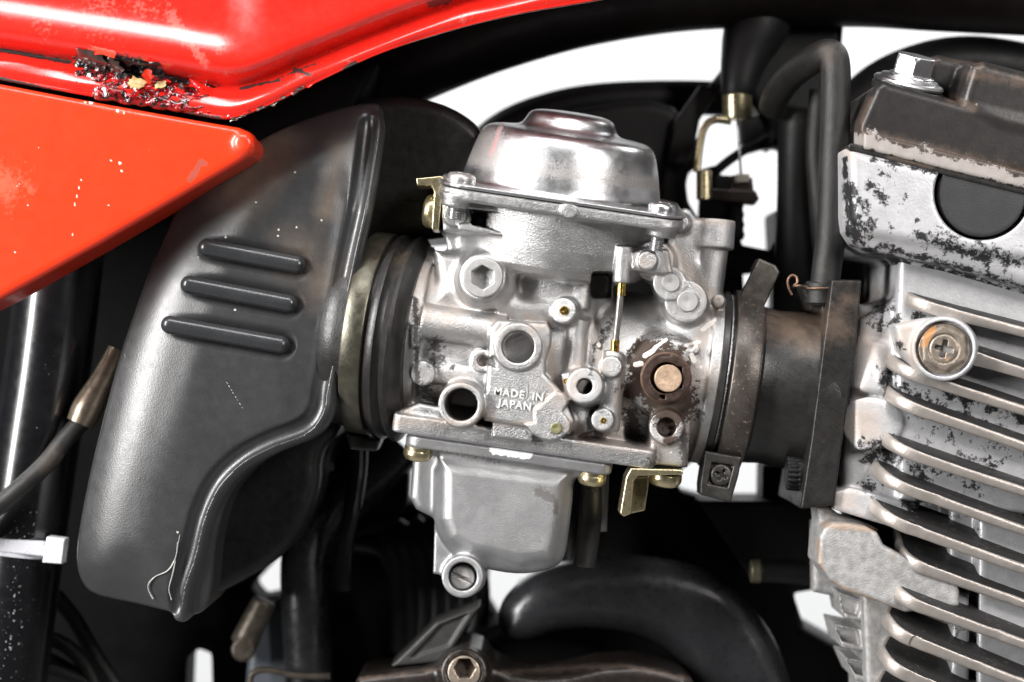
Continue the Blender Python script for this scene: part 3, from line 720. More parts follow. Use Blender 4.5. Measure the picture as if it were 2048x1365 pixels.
flake(466, 143, 264, 26, 9, .2, .3, tank_red, .2, .2, 6)
for i in range(13):
    t = R2.random(); x, y = seam_xy(t, R2.uniform(-6, 62) if t > .25 else R2.uniform(5, 55))
    m_ = R2.choice([flake_red]*6+[flake_dk]*3)
    flake(x, y, 252+R2.uniform(-3, 3), R2.uniform(10, 26), R2.uniform(7, 14), R2.uniform(-.3, .7), R2.uniform(-.6, .9), m_, R2.uniform(-.5, .5), .3, 6)
for i in range(16):
    x = R2.uniform(440, 620); y = np.interp(x, xs, lip)+R2.uniform(-6, 3)
    flake(x, y, 249, R2.uniform(8, 20), R2.uniform(3, 6), -.45, .4, R2.choice([flake_dk, flake_red, flake_dk]), 0, .4, 5)
# ------------------------------------------------------------------ side cover
sc_pts = [(-140, 140), (-30, 162), (200, 206), (430, 247), (478, 255), (500, 268), (512, 290), (502, 310), (470, 330), (200, 488), (0, 600), (-140, 670)]
F = Field((-210, 110, 60), (540, 700, 300), 4)
F.add(ext(sc_pts, 90, 262, 14))
F.sub(ext([(-300, 100), (-30, 184), (200, 230), (430, 268), (484, 290), (200, 455), (0, 565), (-300, 680)], 60, 238, 8))
F.add(seg(P(488, 288, 200), P(488, 288, 268), 22, 16, 8), 14)
chips = [(x, y, r) for x, y, r in [(92, 203, 2.5), (15, 258, 2), (76, 297, 2), (240, 327, 4), (243, 342, 3), (222, 322, 2), (29, 504, 2.5), (36, 524, 2), (145, 469, 3), (216, 410, 3), (56, 412, 2), (130, 280, 1.5), (300, 300, 1.5), (182, 205, 5), (235, 222, 4), (248, 226, 3), (170, 205, 3)]]
mk('side_cover', F, cover_red, moto, 'orange-red triangular side cover', dict(pale=[(a, b, r*.8, 1.1) for a, b, r in chips]+[(162, 360, 148, 415, 1.2, .8), (20, 385, 48, 360, 2, .6)], tan=[(10, 370, 45, .75), (60, 375, 20, .6), (475, 290, 14, .7), (200, 215, 300, 232, 8, .5)], grime=[(380, 360, 402, 325, 7, .9), (410, 328, 8, .6), (150, 188, 400, 240, 5, .7)]))
# ------------------------------------------------------------------ air filter box
ab = [(762, 196), (752, 273), (727, 439), (700, 535), (675, 656), (655, 768), (652, 828), (645, 858), (627, 874), (600, 886), (538, 914), (493, 947), (456, 992), (437, 1048), (426, 1104), (422, 1180), (410, 1222), (386, 1237), (336, 1231), (224, 1214), (160, 1200), (138, 1165), (134, 1120), (142, 1060), (168, 936), (198, 820), (226, 712), (256, 625), (300, 500), (350, 400), (430, 320), (540, 255), (640, 215), (720, 196)]
ZT = 165
A_ = Field((120, 170, -140), (800, 1260, 205), 2.6)
abs_ = smooth_poly(ab, 2)
abq = np.array([P(x, y, ZT)[:2] for x, y in abs_])
def blur2(a, n):
    for _ in range(n):
        for ax in (0, 1):
            e = np.concatenate([a.take([0], ax), a, a.take([-1], ax)], ax); m = a.shape[ax]
            a = .25*e.take(range(0, m), ax)+.5*e.take(range(1, m+1), ax)+.25*e.take(range(2, m+2), ax)
    return a
gx, gy = np.arange(110, 812, 3.4, dtype=f32), np.arange(160, 1272, 3.4, dtype=f32)
GX, GY = np.meshgrid(gx, gy, indexing='ij')
gt = blur2(np.maximum(-poly2(abq, GX, GY), 0), 60)
w_ = np.clip((GX-(215+(1240-GY)*.30))/170, 0, 1); w_ = w_*w_*(3-2*w_)*np.clip((GY-260)/170, 0, 1)
R_ = 200+(26-200)*w_; tt_ = np.minimum(gt, R_); ec_ = .42+.3*w_
GH = ZT-(R_*ec_-np.sqrt(np.maximum(R_*R_-(R_-tt_)**2, 0))*ec_)-np.clip((GY-780)/400, 0, 1)**2*26-np.clip((430-GY)/230, 0, 1)**1.5*22
GH = GH+9*np.exp(-(((GX-440)/150)**2+((GY-395)/60)**2))-7*np.exp(-((GX-640+(GY-700)*.12)/26)**2)*np.clip((900-GY)/80, 0, 1)*np.clip((GY-300)/80, 0, 1)
GH = blur2(GH, 8)
def bil(x, y):
    fx = np.clip((x-gx[0])/3.4, 0, len(gx)-1.01); fy = np.clip((y-gy[0])/3.4, 0, len(gy)-1.01)
    ix = fx.astype(int); iy = fy.astype(int); ax = (fx-ix).astype(f32); ay = (fy-iy).astype(f32)
    return GH[ix, iy]*(1-ax)*(1-ay)+GH[ix+1, iy]*ax*(1-ay)+GH[ix, iy+1]*(1-ax)*ay+GH[ix+1, iy+1]*ax*ay
def shell_f(X, Y, Z):
    XX, YY = X+0*Y, Y+0*X
    return np.maximum(box2(poly2(abq, XX, YY), (Z-bil(XX, YY))*.85, 7), -120-Z)
A_.add((shell_f, v3((abq[:, 0].min(), abq[:, 1].min(), -120)), v3((abq[:, 0].max(), abq[:, 1].max(), ZT+12))))
def hz(x, y):
    q = P(x, y, ZT); return float(bil(np.array([q[0]]), np.array([q[1]]))[0])
gp = [(738, 240), (728, 320), (714, 410), (690, 520), (662, 660), (640, 775), (632, 822), (606, 852), (540, 878), (478, 912), (428, 962), (396, 1030), (376, 1110), (356, 1170), (350, 1225)]
gpc = [tuple(q[:2]) for q in catmull([(a, b, 0) for a, b in gp], 16)]
for a, b in zip(gpc[:-1], gpc[1:]):
    A_.add(seg(P(a[0]+13, a[1]+3, hz(a[0]+13, a[1]+3)-5), P(b[0]+13, b[1]+3, hz(b[0]+13, b[1]+3)-6), 9, round_=True), 20)
for a, b in zip(gpc[:-1], gpc[1:]):
    A_.sub(seg(P(*a, hz(*a)+3.5), P(*b, hz(*b)+3.5), 6, round_=True), 16)
for (x0, y0), (x1, y1) in (((414, 496), (594, 530)), ((379, 570), (578, 608)), ((340, 650), (562, 690))):
    A_.sub(seg(P(x0, y0, ZT+12), P(x1, y1, ZT+12), 28, round_=True), 10)
ab_attr = dict(pale=[(x, y, 2.2, 1.1) for x, y in [(512, 405), (557, 460), (593, 455), (556, 472), (643, 441), (396, 515), (451, 475), (240, 330), (273, 583), (660, 190), (470, 620), (355, 1065), (590, 345)]]
   +[(393, 695, 394, 745, .9, .5), (247, 705, 270, 765, .9, .6), (450, 760, 487, 820, 1, .7)],
   tan=[(470, 380, 540, 300, 60, .7), (650, 420, 680, 300, 25, .6), (640, 560, 600, 500, 60, .5)])
airbox = mk('air_filter_box', A_, plastic, moto, 'black plastic air filter box with three moulded bars', ab_attr)
wax = mat('pale_sealant_smear', (.30, .31, .29), 0, .5, .3, 9)
for cpts, rr_ in (([(306, 1198), (297, 1180), (299, 1166), (312, 1153), (334, 1143), (347, 1126), (353, 1108), (356, 1085)], 1.7), ([(343, 1200), (338, 1178), (345, 1150), (351, 1122)], 1.3), ([(354, 1100), (360, 1070)], 1.0)):
    tube('sealant_smear', [(x, y, hz(x, y)+1.0, rr_*(.6+.6*math.sin(k_*1.9+1)**2)) for k_, (x, y) in enumerate(cpts)], 1.5, wax, airbox, seg_n=8)
for (x0, y0), (x1, y1) in (((414, 496), (594, 530)), ((379, 570), (578, 608)), ((340, 650), (562, 690))):
    solid('moulded_bar', [seg(P(x0, y0, ZT-1), P(x1, y1, ZT-1), 17.5, round_=True)], 2, mat('smooth_black_plastic', (.026, .027, .029), 0, .26, .1, 2, bump=.5, bs=12), airbox)
back = [(640, 215), (720, 192), (850, 190), (950, 236), (985, 300), (950, 460), (880, 480), (745, 478), (720, 600), (690, 860), (640, 900), (640, 990), (580, 1110), (440, 1190), (390, 1200), (400, 900), (600, 600)]
solid('rear_housing', [ext(smooth_poly(back, 2), -330, 20, 30)], 6, mat('satin_black_plastic', (.007, .007, .007), 0, .42, .2, 2, spec=.3, bump=2, bs=12), airbox)
# ------------------------------------------------------------------ intake boot
yw = math.radians(9)
bu = unit((math.cos(al)*math.cos(yw), math.sin(al)*math.cos(yw)-.01, math.sin(yw)))
bc = np.array(P(738, 668, 0))
def bp(t): return tuple(bc+bu*t)
boot = lathe('intake_boot', bp(0), bu, [(-90, 150), (-50, 186), (-24, 190), (38, 192), (40, 200), (46, 205), (56, 206), (60, 199), (68, 195), (76, 202), (82, 206), (88, 204), (92, 194), (100, 184), (108, 178)], rubber, moto, n=120, attrs=dict(tan=[(800, 520, 24, .5), (780, 640, 16, .3)]))
lathe('clamp_band', bp(0), bu, [(-8, 190), (-7, 203), (-4, 205), (30, 205), (33, 203), (34, 190)], band, boot, n=120)
solid('boot_lug', [ext([(690, 868), (762, 880), (752, 904), (700, 900)], -60, 60, 6)], 3, rubber, boot)
# ------------------------------------------------------------------ intake manifold
def mp_(t, w=0): return tuple(LF(t, -68, w))
man = lathe('intake_manifold', LF(0, -68, 0), CU, [(340, 150), (352, 176), (362, 178), (366, 172), (430, 166), (436, 158), (470, 154), (540, 160), (575, 164), (600, 160)], rubber, moto, n=120, attrs=dict(tan=[(1560, 650, 40, .9), (1520, 600, 1640, 640, 20, .8), (1640, 700, 1650, 640, 20, .7)]))  # tan also puts a brown sheen into the rubber's colour at upper left
lathe('clamp_band', LF(0, -68, 0), CU, [(374, 168), (375, 181), (378, 183), (424, 183), (427, 181), (428, 166)], bandbrown, man, n=120)
F = Field((1450, 500, -120), (1580, 640, 160), 2)
F.add(ext([(1519, 517), (1552, 531), (1560, 545), (1527, 618), (1474, 606)], -20, 60, 4))
F.sub(ext([(1500, 540), (1530, 545), (1510, 600), (1470, 600)], -60, 30, 4), 3)
mk('clamp_ear', F, mat('dark_clamp_steel', (.085, .075, .065), .5, .42, .3, 4, bump=2, bs=15), man)
F = Field((1380, 880, 0), (1500, 1020, 180), 1.8)
F.add(ext([(1410, 902), (1484, 914), (1478, 950), (1462, 1006), (1400, 990), (1400, 970)], 40, 118, 5))
F.sub(ext([(1426, 926), (1470, 932), (1458, 978), (1418, 970)], 108, 140, 3), 2)
lug = mk('clamp_lug', F, mat('dark_lug_steel', (.05, .047, .044), .5, .38, .25, 4, bump=3, bs=15), man)
pan_screw('clamp_screw', P(1442, 950, 106), Z3, 22, 12, mat('dark_lug_steel', (.05, .047, .044)), man, roll=.5)
F = Field((1560, 540, -210), (1740, 1030, 190), 2.6)
F.add(ext([(1663, 560), (1724, 560), (1712, 700), (1690, 850), (1669, 1012), (1601, 1018), (1622, 880), (1640, 740), (1655, 625)], -190, 152, 5))
F.add(ext([(1600, 570), (1690, 560), (1680, 640), (1620, 620)], -60, 100, 8), 8)
for a, b in (((1655, 640), (1646, 790)), ((1646, 790), (1634, 885))): F.sub(seg(P(*a, 154), P(*b, 154), 1.8, round_=True), 2)
F.sub(seg(P(1650, 700, 154), P(1664, 716, 154), 1.6, round_=True), 1); F.sub(seg(P(1630, 860, 154), P(1640, 890, 154), 1.6, round_=True), 1)
mk('manifold_flange', F, mat('black_flange', (.014, .013, .0125), 0, .42, .3, 3, spec=.3, bump=2.5, bs=18, layers=(dict(attr='tan', col=(.13, .09, .065), rough=.5, ns=5, amp=.9, soft=.3, op=.5),)), man, attrs=dict(tan=[(1670, 650, 40, .8), (1700, 600, 30, .6), (1650, 880, 20, .4)]))
F = Field((1560, 900, 0), (1625, 990, 150), 1.8)
F.add(seg(P(1570, 946, 90), P(1622, 950, 90), 34, 34, 4)); 
for i in range(20):
    a = i*math.pi/10; F.sub(seg(P(1572, 946+33*math.cos(a), 90+33*math.sin(a)), P(1600, 948+34*math.cos(a), 90+34*math.sin(a)), 2.4), 1)
mk('flange_bolt', F, dark, man)
# ------------------------------------------------------------------ vacuum hose with clip
hose = tube('vacuum_hose', [(1545, 215, -160), (1556, 185, -110), (1590, 145, -40), (1630, 118, 50), (1660, 108, 90), (1671, 135, 98), (1671, 220, 98), (1668, 300, 96), (1665, 400, 96), (1660, 490, 94), (1653, 540, 92), (1647, 606, 88)], 29, hose_m, moto, n=10, seg_n=40, label='rubber hose bent over the inlet manifold', attrs=dict(tan=[(1640, 600, 26, .8), (1660, 110, 30, .5), (1645, 540, 10, .4)]))
lathe('hose_nipple', P(1645, 598, 84), (0.02, -1, .02), [(-14, 30), (-8, 36), (8, 36), (30, 34), (34, 30)], hose_m, hose, n=40)
clip = [(1584, 590, 100), (1577, 575, 102), (1576, 560, 104), (1584, 551, 105), (1593, 555, 106), (1594, 566, 108), (1588, 572, 110), (1600, 572, 118)]
for i in range(13):
    a = math.pi*(1-i/12); clip.append((1646+35*math.cos(a), 577, 92+34*math.sin(a)))
tube('wire_clip', clip, 2.4, mat('rusty_wire', (.20, .12, .08), .6, .45, .3, 8), hose, seg_n=10)
# ------------------------------------------------------------------ cylinder head: upper body
hb = math.radians(12.5); ht = math.radians(15)
HU = (math.cos(hb), math.sin(hb), 0); HV = (math.sin(hb)*math.cos(ht), -math.cos(hb)*math.cos(ht), math.sin(ht)); HW = (-math.sin(hb)*math.sin(ht), math.cos(hb)*math.sin(ht), math.cos(ht))
H = Field((1610, 260, -260), (2300, 760, 300), 4)
up_ = [(1690, 300), (1705, 296), (2300, 440), (2300, 650), (2048, 574), (1900, 532), (1800, 512), (1745, 503), (1712, 486), (1694, 462), (1690, 430)]
H.add(ext(up_, -220, 205, 26))
H.add(ext([(1700, 300), (1716, 302), (2300, 448), (2300, 560), (1730, 470), (1706, 440)], -200, 222, 14), 16)
H.add(ext([(1800, 505), (2300, 640), (2300, 720), (1812, 590), (1800, 560)], -200, 130, 16), 22)
H.sub(seg(P(1965, 386, 100), P(1965, 386, 300), 90, 90))
def headattr():
    return dict(blk=[(1698, 380, 1712, 480, 16, .8), (1716, 400, 1745, 440, 14, .6), (1740, 370, 1770, 400, 14, .62), (1730, 460, 24, .62), (1690, 320, 1696, 470, 7, .8), (1745, 318, 1800, 330, 12, .62), (1800, 330, 1870, 345, 7, .6), (1860, 545, 2048, 605, 30, .72), (1850, 478, 1990, 520, 22, .66), (1780, 510, 1840, 560, 20, .72), (1800, 400, 24, .42), (1812, 392, 8, .6), (1836, 440, 8, .6), (1770, 350, 24, .42), (1838, 470, 14, .6), (1780, 460, 16, .5), (1760, 495, 2048, 572, 12, .66), (1950, 500, 2048, 530, 26, .6), (1870, 450, 1900, 470, 10, .5), (1730, 500, 1790, 520, 12, .7)],
                tan=[(1700, 310, 20, .8), (1690, 640, 60, .7), (1720, 470, 20, .5), (1720, 620, 1760, 700, 30, .7)],
                pale=[(1740, 340, 30, .2), (2000, 520, 60, .3), (1900, 560, 60, .3)])
head = mk('cylinder_head', H, headpaint, moto, 'silver painted cylinder head with flaking paint and cooling fins', headattr())
pl_ = [(1965+88*math.cos(a), 386+88*math.sin(a)) for a in np.linspace(0, 2*math.pi, 60)]
pl_ = [q for q in pl_ if q[1] > 291+(q[0]-1700)*.2483-6]
solid('rubber_plug', [ext(pl_, 120, 212, 4)], 3, plugm, head)
# inner core of head and barrel behind the fins
K = Field((1600, 500, -300), (2300, 1500, 140), 4.5)
K.add(ext([(1800, 500), (2300, 600), (2300, 1060), (1880, 1010), (1800, 1000), (1790, 700)], -280, 134, 14))
K.add(ext([(1716, 610), (1800, 600), (1830, 700), (1830, 900), (1790, 1050), (1690, 1010), (1700, 850), (1716, 700)], -240, 60, 20), 14)
K.add(ext([(1900, 1000), (2300, 1050), (2300, 1500), (1890, 1500)], -260, 90, 12), 8)
K.add(ext([(1960, 1040), (2300, 1100), (2300, 1500), (1955, 1500)], -260, 145, 16), 8)
for x, y0, y1 in ((1812, 590, 650), (1838, 760, 840), (1836, 850, 905), (1812, 900, 950), (1806, 985, 1030), (1880, 790, 1000)):
    K.add(seg(P(x, y0, 92), P(x-6, y1, 92), 8, 8), 8)
for y0, y1 in ((1180, 1240), (1250, 1500)): K.add(ext([(1908, y0), (1942, y0+8), (1938, y1), (1902, y1)], 40, 150, 4), 4)
K.add(seg(P(1750, 690, 90), P(1735, 790, 110), 34, 36, 8), 16)
K.add(ext([(1722, 640), (1800, 590), (1840, 700), (1840, 1040), (1690, 1020), (1688, 930), (1700, 760)], -60, 112, 18), 14)
K.add(seg(P(1775, 842, 85), P(1726, 850, 148), 52, 51, 3), 6)
K.add(ext([(1668, 985), (1700, 976), (1800, 1000), (1850, 1040), (1800, 1060), (1668, 1020)], 0, 140, 6), 6)
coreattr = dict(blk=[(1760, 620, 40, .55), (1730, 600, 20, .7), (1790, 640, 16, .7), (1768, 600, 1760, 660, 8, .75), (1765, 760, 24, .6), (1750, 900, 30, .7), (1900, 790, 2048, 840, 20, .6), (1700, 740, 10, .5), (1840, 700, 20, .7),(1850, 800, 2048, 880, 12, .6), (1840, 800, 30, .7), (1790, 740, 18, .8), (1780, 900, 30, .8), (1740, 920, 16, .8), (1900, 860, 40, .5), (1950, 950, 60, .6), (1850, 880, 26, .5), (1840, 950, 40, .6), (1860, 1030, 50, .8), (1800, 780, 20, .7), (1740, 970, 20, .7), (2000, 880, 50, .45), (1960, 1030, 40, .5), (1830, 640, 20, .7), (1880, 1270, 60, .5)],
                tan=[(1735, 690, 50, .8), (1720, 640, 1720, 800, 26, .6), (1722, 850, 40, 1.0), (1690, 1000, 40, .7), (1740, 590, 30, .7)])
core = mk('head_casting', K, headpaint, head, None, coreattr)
# dark solid blocks stand in for the shade of openings between the fins
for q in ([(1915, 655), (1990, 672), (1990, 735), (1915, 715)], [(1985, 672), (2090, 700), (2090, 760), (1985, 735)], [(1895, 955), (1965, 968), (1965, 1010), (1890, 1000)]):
    solid('opening_shade_block', [ext(q, 20, 104, 5)], 3, dark, head)
# fins
def fin(px, py, L, depth, back, thick, z, ang, parent, tilt=15, rc=70, end=True, blk=.0, name='cooling_fin', bow=.0):
    an = math.radians(ang); tl = math.radians(tilt)
    u = (math.cos(an), math.sin(an), 0); n_ = (math.sin(an)*math.cos(tl), -math.cos(an)*math.cos(tl), math.sin(tl)); w = (-math.sin(an)*math.sin(tl), math.cos(an)*math.sin(tl), math.cos(tl))
    o = P(px, py, z); out = []
    n = 9
    for i in range(n+1):
        a = math.pi/2*(i/n); out.append((rc-rc*math.sin(a), -rc*1.3+rc*1.3*math.cos(a)))     # corner from front (rc,0) to (0,-rc)
    out = out[::1]
    nf = 34; rf = random.Random(int(px*7+py)); jx = [rf.uniform(-1, 1) for _ in range(nf)]
    front = [(L+(rc*1.05-L)*i/(nf-1), jx[i]*.45-(rf.uniform(2, 4) if rf.random() < .07 else 0)) for i in range(nf)]
    prof = front+out+[(back, -depth), (L, -depth)]
    thn = [1+.025*rf.uniform(-1, 1) for _ in prof]
    hh = thick/2; vs = []; m = len(prof)
    ring = [(-1, 0, -9), (-.94, 0, -5), (-.75, 0, -2), (-.35, 0, -.3), (.35, 0, -.3), (.75, 0, -2), (.94, 0, -5), (1, 0, -9)]
    cxm = L*.6; czm = -depth*.6
    sets = []
    for zz, _, ins in ring:
        r_ = []
        for pi_, (a, c) in enumerate(prof):
            dx, dz = a-cxm, c-czm; l = math.hypot(dx, dz); k = (l+ins)/l
            a2, c2 = cxm+dx*k, czm+dz*k; r_.append(a2); vs.append(v3(o)+v3(u)*a2+v3(w)*c2+v3(n_)*(zz*hh*1.02*thn[pi_]*(1+.55*math.exp(-max(a2, 0)/60.0))+(bow*math.sin(a2/90.0))))
        sets.append(r_)
    fs = []; R_ = len(ring)
    for k in range(R_-1):
        for i in range(m): fs.append((k*m+i, k*m+(i+1) % m, (k+1)*m+(i+1) % m, (k+1)*m+i))
    fs.append(tuple(range(m))[::-1]); fs.append(tuple(range((R_-1)*m, R_*m)))
    def tanf(vp, sx, sy):
        c = (vp-v3(o))@v3(w); a = (vp-v3(o))@v3(u)
        return np.where(((vp-v3(o))@v3(n_)) < hh*.8, .9, 0.0)
    def blkf(vp, sx, sy): return np.full(len(vp), blk)
    # densify for attributes: simple subdivision handled by noise bias instead
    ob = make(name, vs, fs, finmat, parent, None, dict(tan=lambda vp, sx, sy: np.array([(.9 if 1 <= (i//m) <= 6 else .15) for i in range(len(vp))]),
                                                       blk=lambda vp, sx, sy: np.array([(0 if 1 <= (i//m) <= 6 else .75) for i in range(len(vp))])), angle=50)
    return ob
fins = [(1806, 603, 560, 150, 30, 20, 178, 14.5, 12), (1778, 735, 560, 150, 30, 20, 184, 18, 13), (1772, 800, 560, 140, 20, 19, 188, 19, 13), (1764, 890, 560, 150, 20, 19, 193, 18.5, 13),
        (1750, 958, 560, 150, 16, 19, 198, 19.5, 14), (1742, 1030, 560, 150, 14, 20, 203, 20, 14)]
for f_ in fins: fin(*f_[:8], head, tilt=f_[8], bow=rnd.uniform(-1.5, 1.5))
fin(1930, 712, 420, 120, 0, 20, 190, 17, head, rc=20)
# bolt boss
solid('bolt_boss', [seg(P(1892, 697, 60), P(1888, 698, 214), 66, 61, 5), ext([(1790, 650), (1850, 636), (1900, 640), (1890, 760), (1840, 752), (1800, 700)], 80, 188, 14)], 2.4, headpaint, head, 10,
      subs=[seg(P(1888, 698, 196), P(1888, 698, 260), 53)], attrs=dict(tan=[(1820, 680, 36, .9), (1815, 650, 1830, 720, 20, .8)], blk=[(1800, 690, 12, .7)]))
F = auto_field([seg(P(1888, 698, 180), P(1888, 698, 222), 52)], 1.6)
F.add(seg(P(1888, 698, 180), P(1888, 698, 206), 50, 50, 2)); fr = frame_from_axis(P(1888, 698, 180), unit(np.array(P(1888, 698, 250))-np.array(P(1888, 698, 180))), .2)
F.add(ext(hexpts(43, .3), 0, 34, 1, fr), 2); F.cut(seg(P(1888, 698, 100), P(1888, 698, 230), 60, 45)); F.sub(seg(P(1888, 698, 210), P(1888, 698, 240), 29), 1)
F.add(seg(P(1888, 698, 180), P(1888, 698, 212), 27, 27, 3))
for q in phillips(fr, 17, 24, 4.5, 34): F.sub(q, 1)
F.sub(seg(P(1888, 698, 196), P(1888, 698, 240), 7), 1)
mk('flange_bolt', F, boltmat, head, 'brown discoloured cross-head bolt', dict(tan=[(1850, 690, 1862, 660, 10, .8), (1862, 740, 14, .5), (1895, 720, 8, .7)]))
# head cover
hc = [(1710, 268), (1752, 172), (1760, 160), (1880, 190), (1910, 206), (1924, 170), (1940, 134), (1960, 124), (2300, 220), (2300, 395), (2048, 335), (1760, 262)]
H2 = Field((1690, 90, -260), (2300, 460, 260), 3)
H2.add(ext([(1752, 172), (1768, 160), (1900, 196), (1946, 210), (2300, 290), (2300, 420), (2048, 352), (1705, 285), (1712, 262)], -230, 186, 18))
H2.add(ext([(1925, 190), (1944, 128), (1970, 120), (2300, 205), (2300, 330), (2000, 260), (1926, 215)], -230, 184, 22), 14)
H2.add(ext([(1850, 116), (1880, 108), (1990, 130), (1960, 200), (1850, 180)], -230, 60, 20), 16)
H2.add(ext([(1702, 264), (1716, 260), (2300, 404), (2300, 440), (1700, 291)], -230, 222, 5), 6)
mk('head_cover', H2, covermat, moto, 'dark painted cylinder head cover with worn edge', dict(tan=[(1715, 262, 2048, 345, 12, .8), (1900, 195, 1945, 215, 10, .9), (1940, 150, 2048, 165, 14, .7), (1740, 200, 1715, 255, 8, .8), (1870, 120, 1960, 130, 10, .5), (1960, 140, 14, .8)],
    pale=[(1708, 280, 2300, 428, 15, .9), (1745, 272, 16, .7), (1850, 300, 20, .6), (1990, 345, 24, .7), (1955, 208, 8, .6)]))
solid('head_gasket', [ext([(1696, 290), (1704, 286), (2300, 436), (2300, 452), (1700, 303)], -200, 216, 2)], 2.4, rubber, head, attrs=dict(tan=[(1780, 312, 1860, 332, 8, .7)]))
wa = P(1816, 172, 110)
lathe('grommet', wa, HV, [(-18, 60), (-14, 69), (-4, 70), (0, 66)], rubber, head)
lathe('washer', wa, HV, [(0, 62), (2, 68), (6, 69), (10, 66), (12, 58), (17, 54), (20, 40)], chrome, head, n=64)
fr = Fr(P(1822, 158, 113), HU, tuple(-c for c in HW), HV)
F = Field((1760, 70, 20), (1890, 190, 200), 2)
F.add(ext(hexpts(41, .4), 0, 46, 2, fr)); F.cut(seg(fr(0, 0, -10), fr(0, 0, 52), 52, 36)); F.add(seg(fr(0, 0, 0), fr(0, 0, 8), 46, 44, 2), 2)
mk('cover_bolt', F, chrome, head)
# ------------------------------------------------------------------ cylinder barrel
G = Field((1600, 1000, -260), (1990, 1290, 190), 2.8)
lobe = [(1640, 1074), (1648, 1056), (1668, 1046), (1693, 1047), (1734, 1054), (1756, 1066), (1768, 1090), (1802, 1108), (1850, 1140), (1920, 1168), (1920, 1214), (1812, 1226), (1756, 1204), (1690, 1182), (1660, 1162), (1636, 1128)]
G.add(ext(lobe, 20, 168, 8))
G.add(ext([(1634, 1016), (1655, 1010), (1680, 1030), (1760, 1060), (1700, 1100), (1640, 1080)], 10, 110, 10), 12)
barrel = mk('cylinder_barrel', G, lobemat, moto, 'bare cast cylinder barrel with flat rounded pad and fins', dict(tan=[(1650, 1050, 1750, 1058, 8, .9), (1634, 1080, 1645, 1140, 5, .9), (1660, 1165, 1800, 1225, 6, .8), (1660, 1050, 20, .6), (1780, 1110, 30, .4)]))
for f_ in [(1798, 1122, 520, 160, 0, 19, 178, 19.5), (1786, 1196, 520, 160, 20, 20, 200, 20), (1770, 1262, 540, 150, 20, 20, 205, 21.5), (1760, 1330, 540, 150, 20, 20, 207, 23), (1750, 1400, 540, 150, 20, 20, 207, 24)]:
    fin(*f_, barrel, rc=50, tilt=17)
for q in ([(1680, 1186), (1740, 1205), (1732, 1246), (1690, 1238)], [(1672, 1250), (1734, 1262), (1738, 1306), (1684, 1296)], [(1692, 1316), (1760, 1332), (1762, 1372), (1712, 1362)]):
    q2 = [(q[0][0]+8, q[0][1]+9), (q[1][0]-9, q[1][1]+6), (q[2][0]-9, q[2][1]-6), (q[3][0]+6, q[3][1]-7)]
    solid('fin_web', [ext(q, -120, 60, 6)], 2.4, lobemat, barrel, subs=[ext(q2, 30, 100, 3)], sk=3)
solid('barrel_wall', [ext([(1725, 1190), (1920, 1220), (1920, 1500), (1740, 1500)], -150, 90, 10)], 4, lobemat, barrel)
# ------------------------------------------------------------------ left frame tube and things around it
ft = tube('frame_tube', [(130, 420, -120), (112, 600, -120), (92, 760, -120), (62, 960, -120), (28, 1200, -120), (0, 1420, -120), (-40, 1700, -120)], 88, gloss, moto, seg_n=64, n=10, label='gloss black frame tube speckled with paint splashes',
     attrs=dict(pale=[(50, 1050, 0, 1365, 120, .55), (100, 700, 60, 900, 70, .46), (10, 1190, 20, .6), (10, 1250, 20, .6)]))
zt = [(-60, 1076, -22), (0, 1086, -22), (60, 1094, -22), (100, 1100, -24)]
F = Field((-60, 1060, -60), (150, 1150, 30), 1.8)
F.add(ext([(-60, 1072), (0, 1079), (90, 1083), (90, 1114), (0, 1104), (-60, 1098)], -40, -26, 2))
for x in range(-50, 84, 6): F.sub(seg(P(x, 1060, -24), P(x-2, 1122, -24), 1.9))
tie = mk('cable_tie', F, nylon, moto, 'white cable tie around the frame tube')
lathe('tie_strap', P(44, 1092, -120), (-.12, 1, 0), [(-14, 88), (-14, 91), (14, 91), (14, 88)], nylon, tie, n=64)
solid('tie_head', [ext([(93, 1074), (130, 1079), (124, 1129), (84, 1126)], -52, -8, 4)], 1.6, whitep, tie, subs=[ext([(128, 1090), (140, 1090), (140, 1120), (126, 1120)], -36, -24)])
cab = tube('brake_hose', [(-330, 1260, -20), (-160, 1140, 0), (-40, 1042, 10), (30, 985, 10), (90, 930, 0), (130, 880, -10), (168, 838, -20)], 19, hose_m, moto, attrs=dict(tan=[(100, 925, 40, .6)]))
tube('hose_ferrule', [(160, 848, -20, 28), (176, 815, -24, 31), (205, 760, -30, 24), (235, 700, -40, 20)], 26, mat('brass_toned_ferrule', (.26, .21, .16), .8, .35, .2, 5), cab)
for pts, r in (([(40, 1265, -260), (120, 1285, -250), (170, 1330, -240), (200, 1400, -240)], 16), ([(110, 1190, -280), (150, 1240, -280), (190, 1310, -280), (250, 1400, -280)], 17), ([(30, 1330, -240), (100, 1340, -240), (180, 1370, -240)], 16), ([(20, 1310, -300), (90, 1315, -300), (240, 1400, -300)], 14)):
    tube('wiring_loom', pts, r, darkp if r < 15 else hose_m, moto)
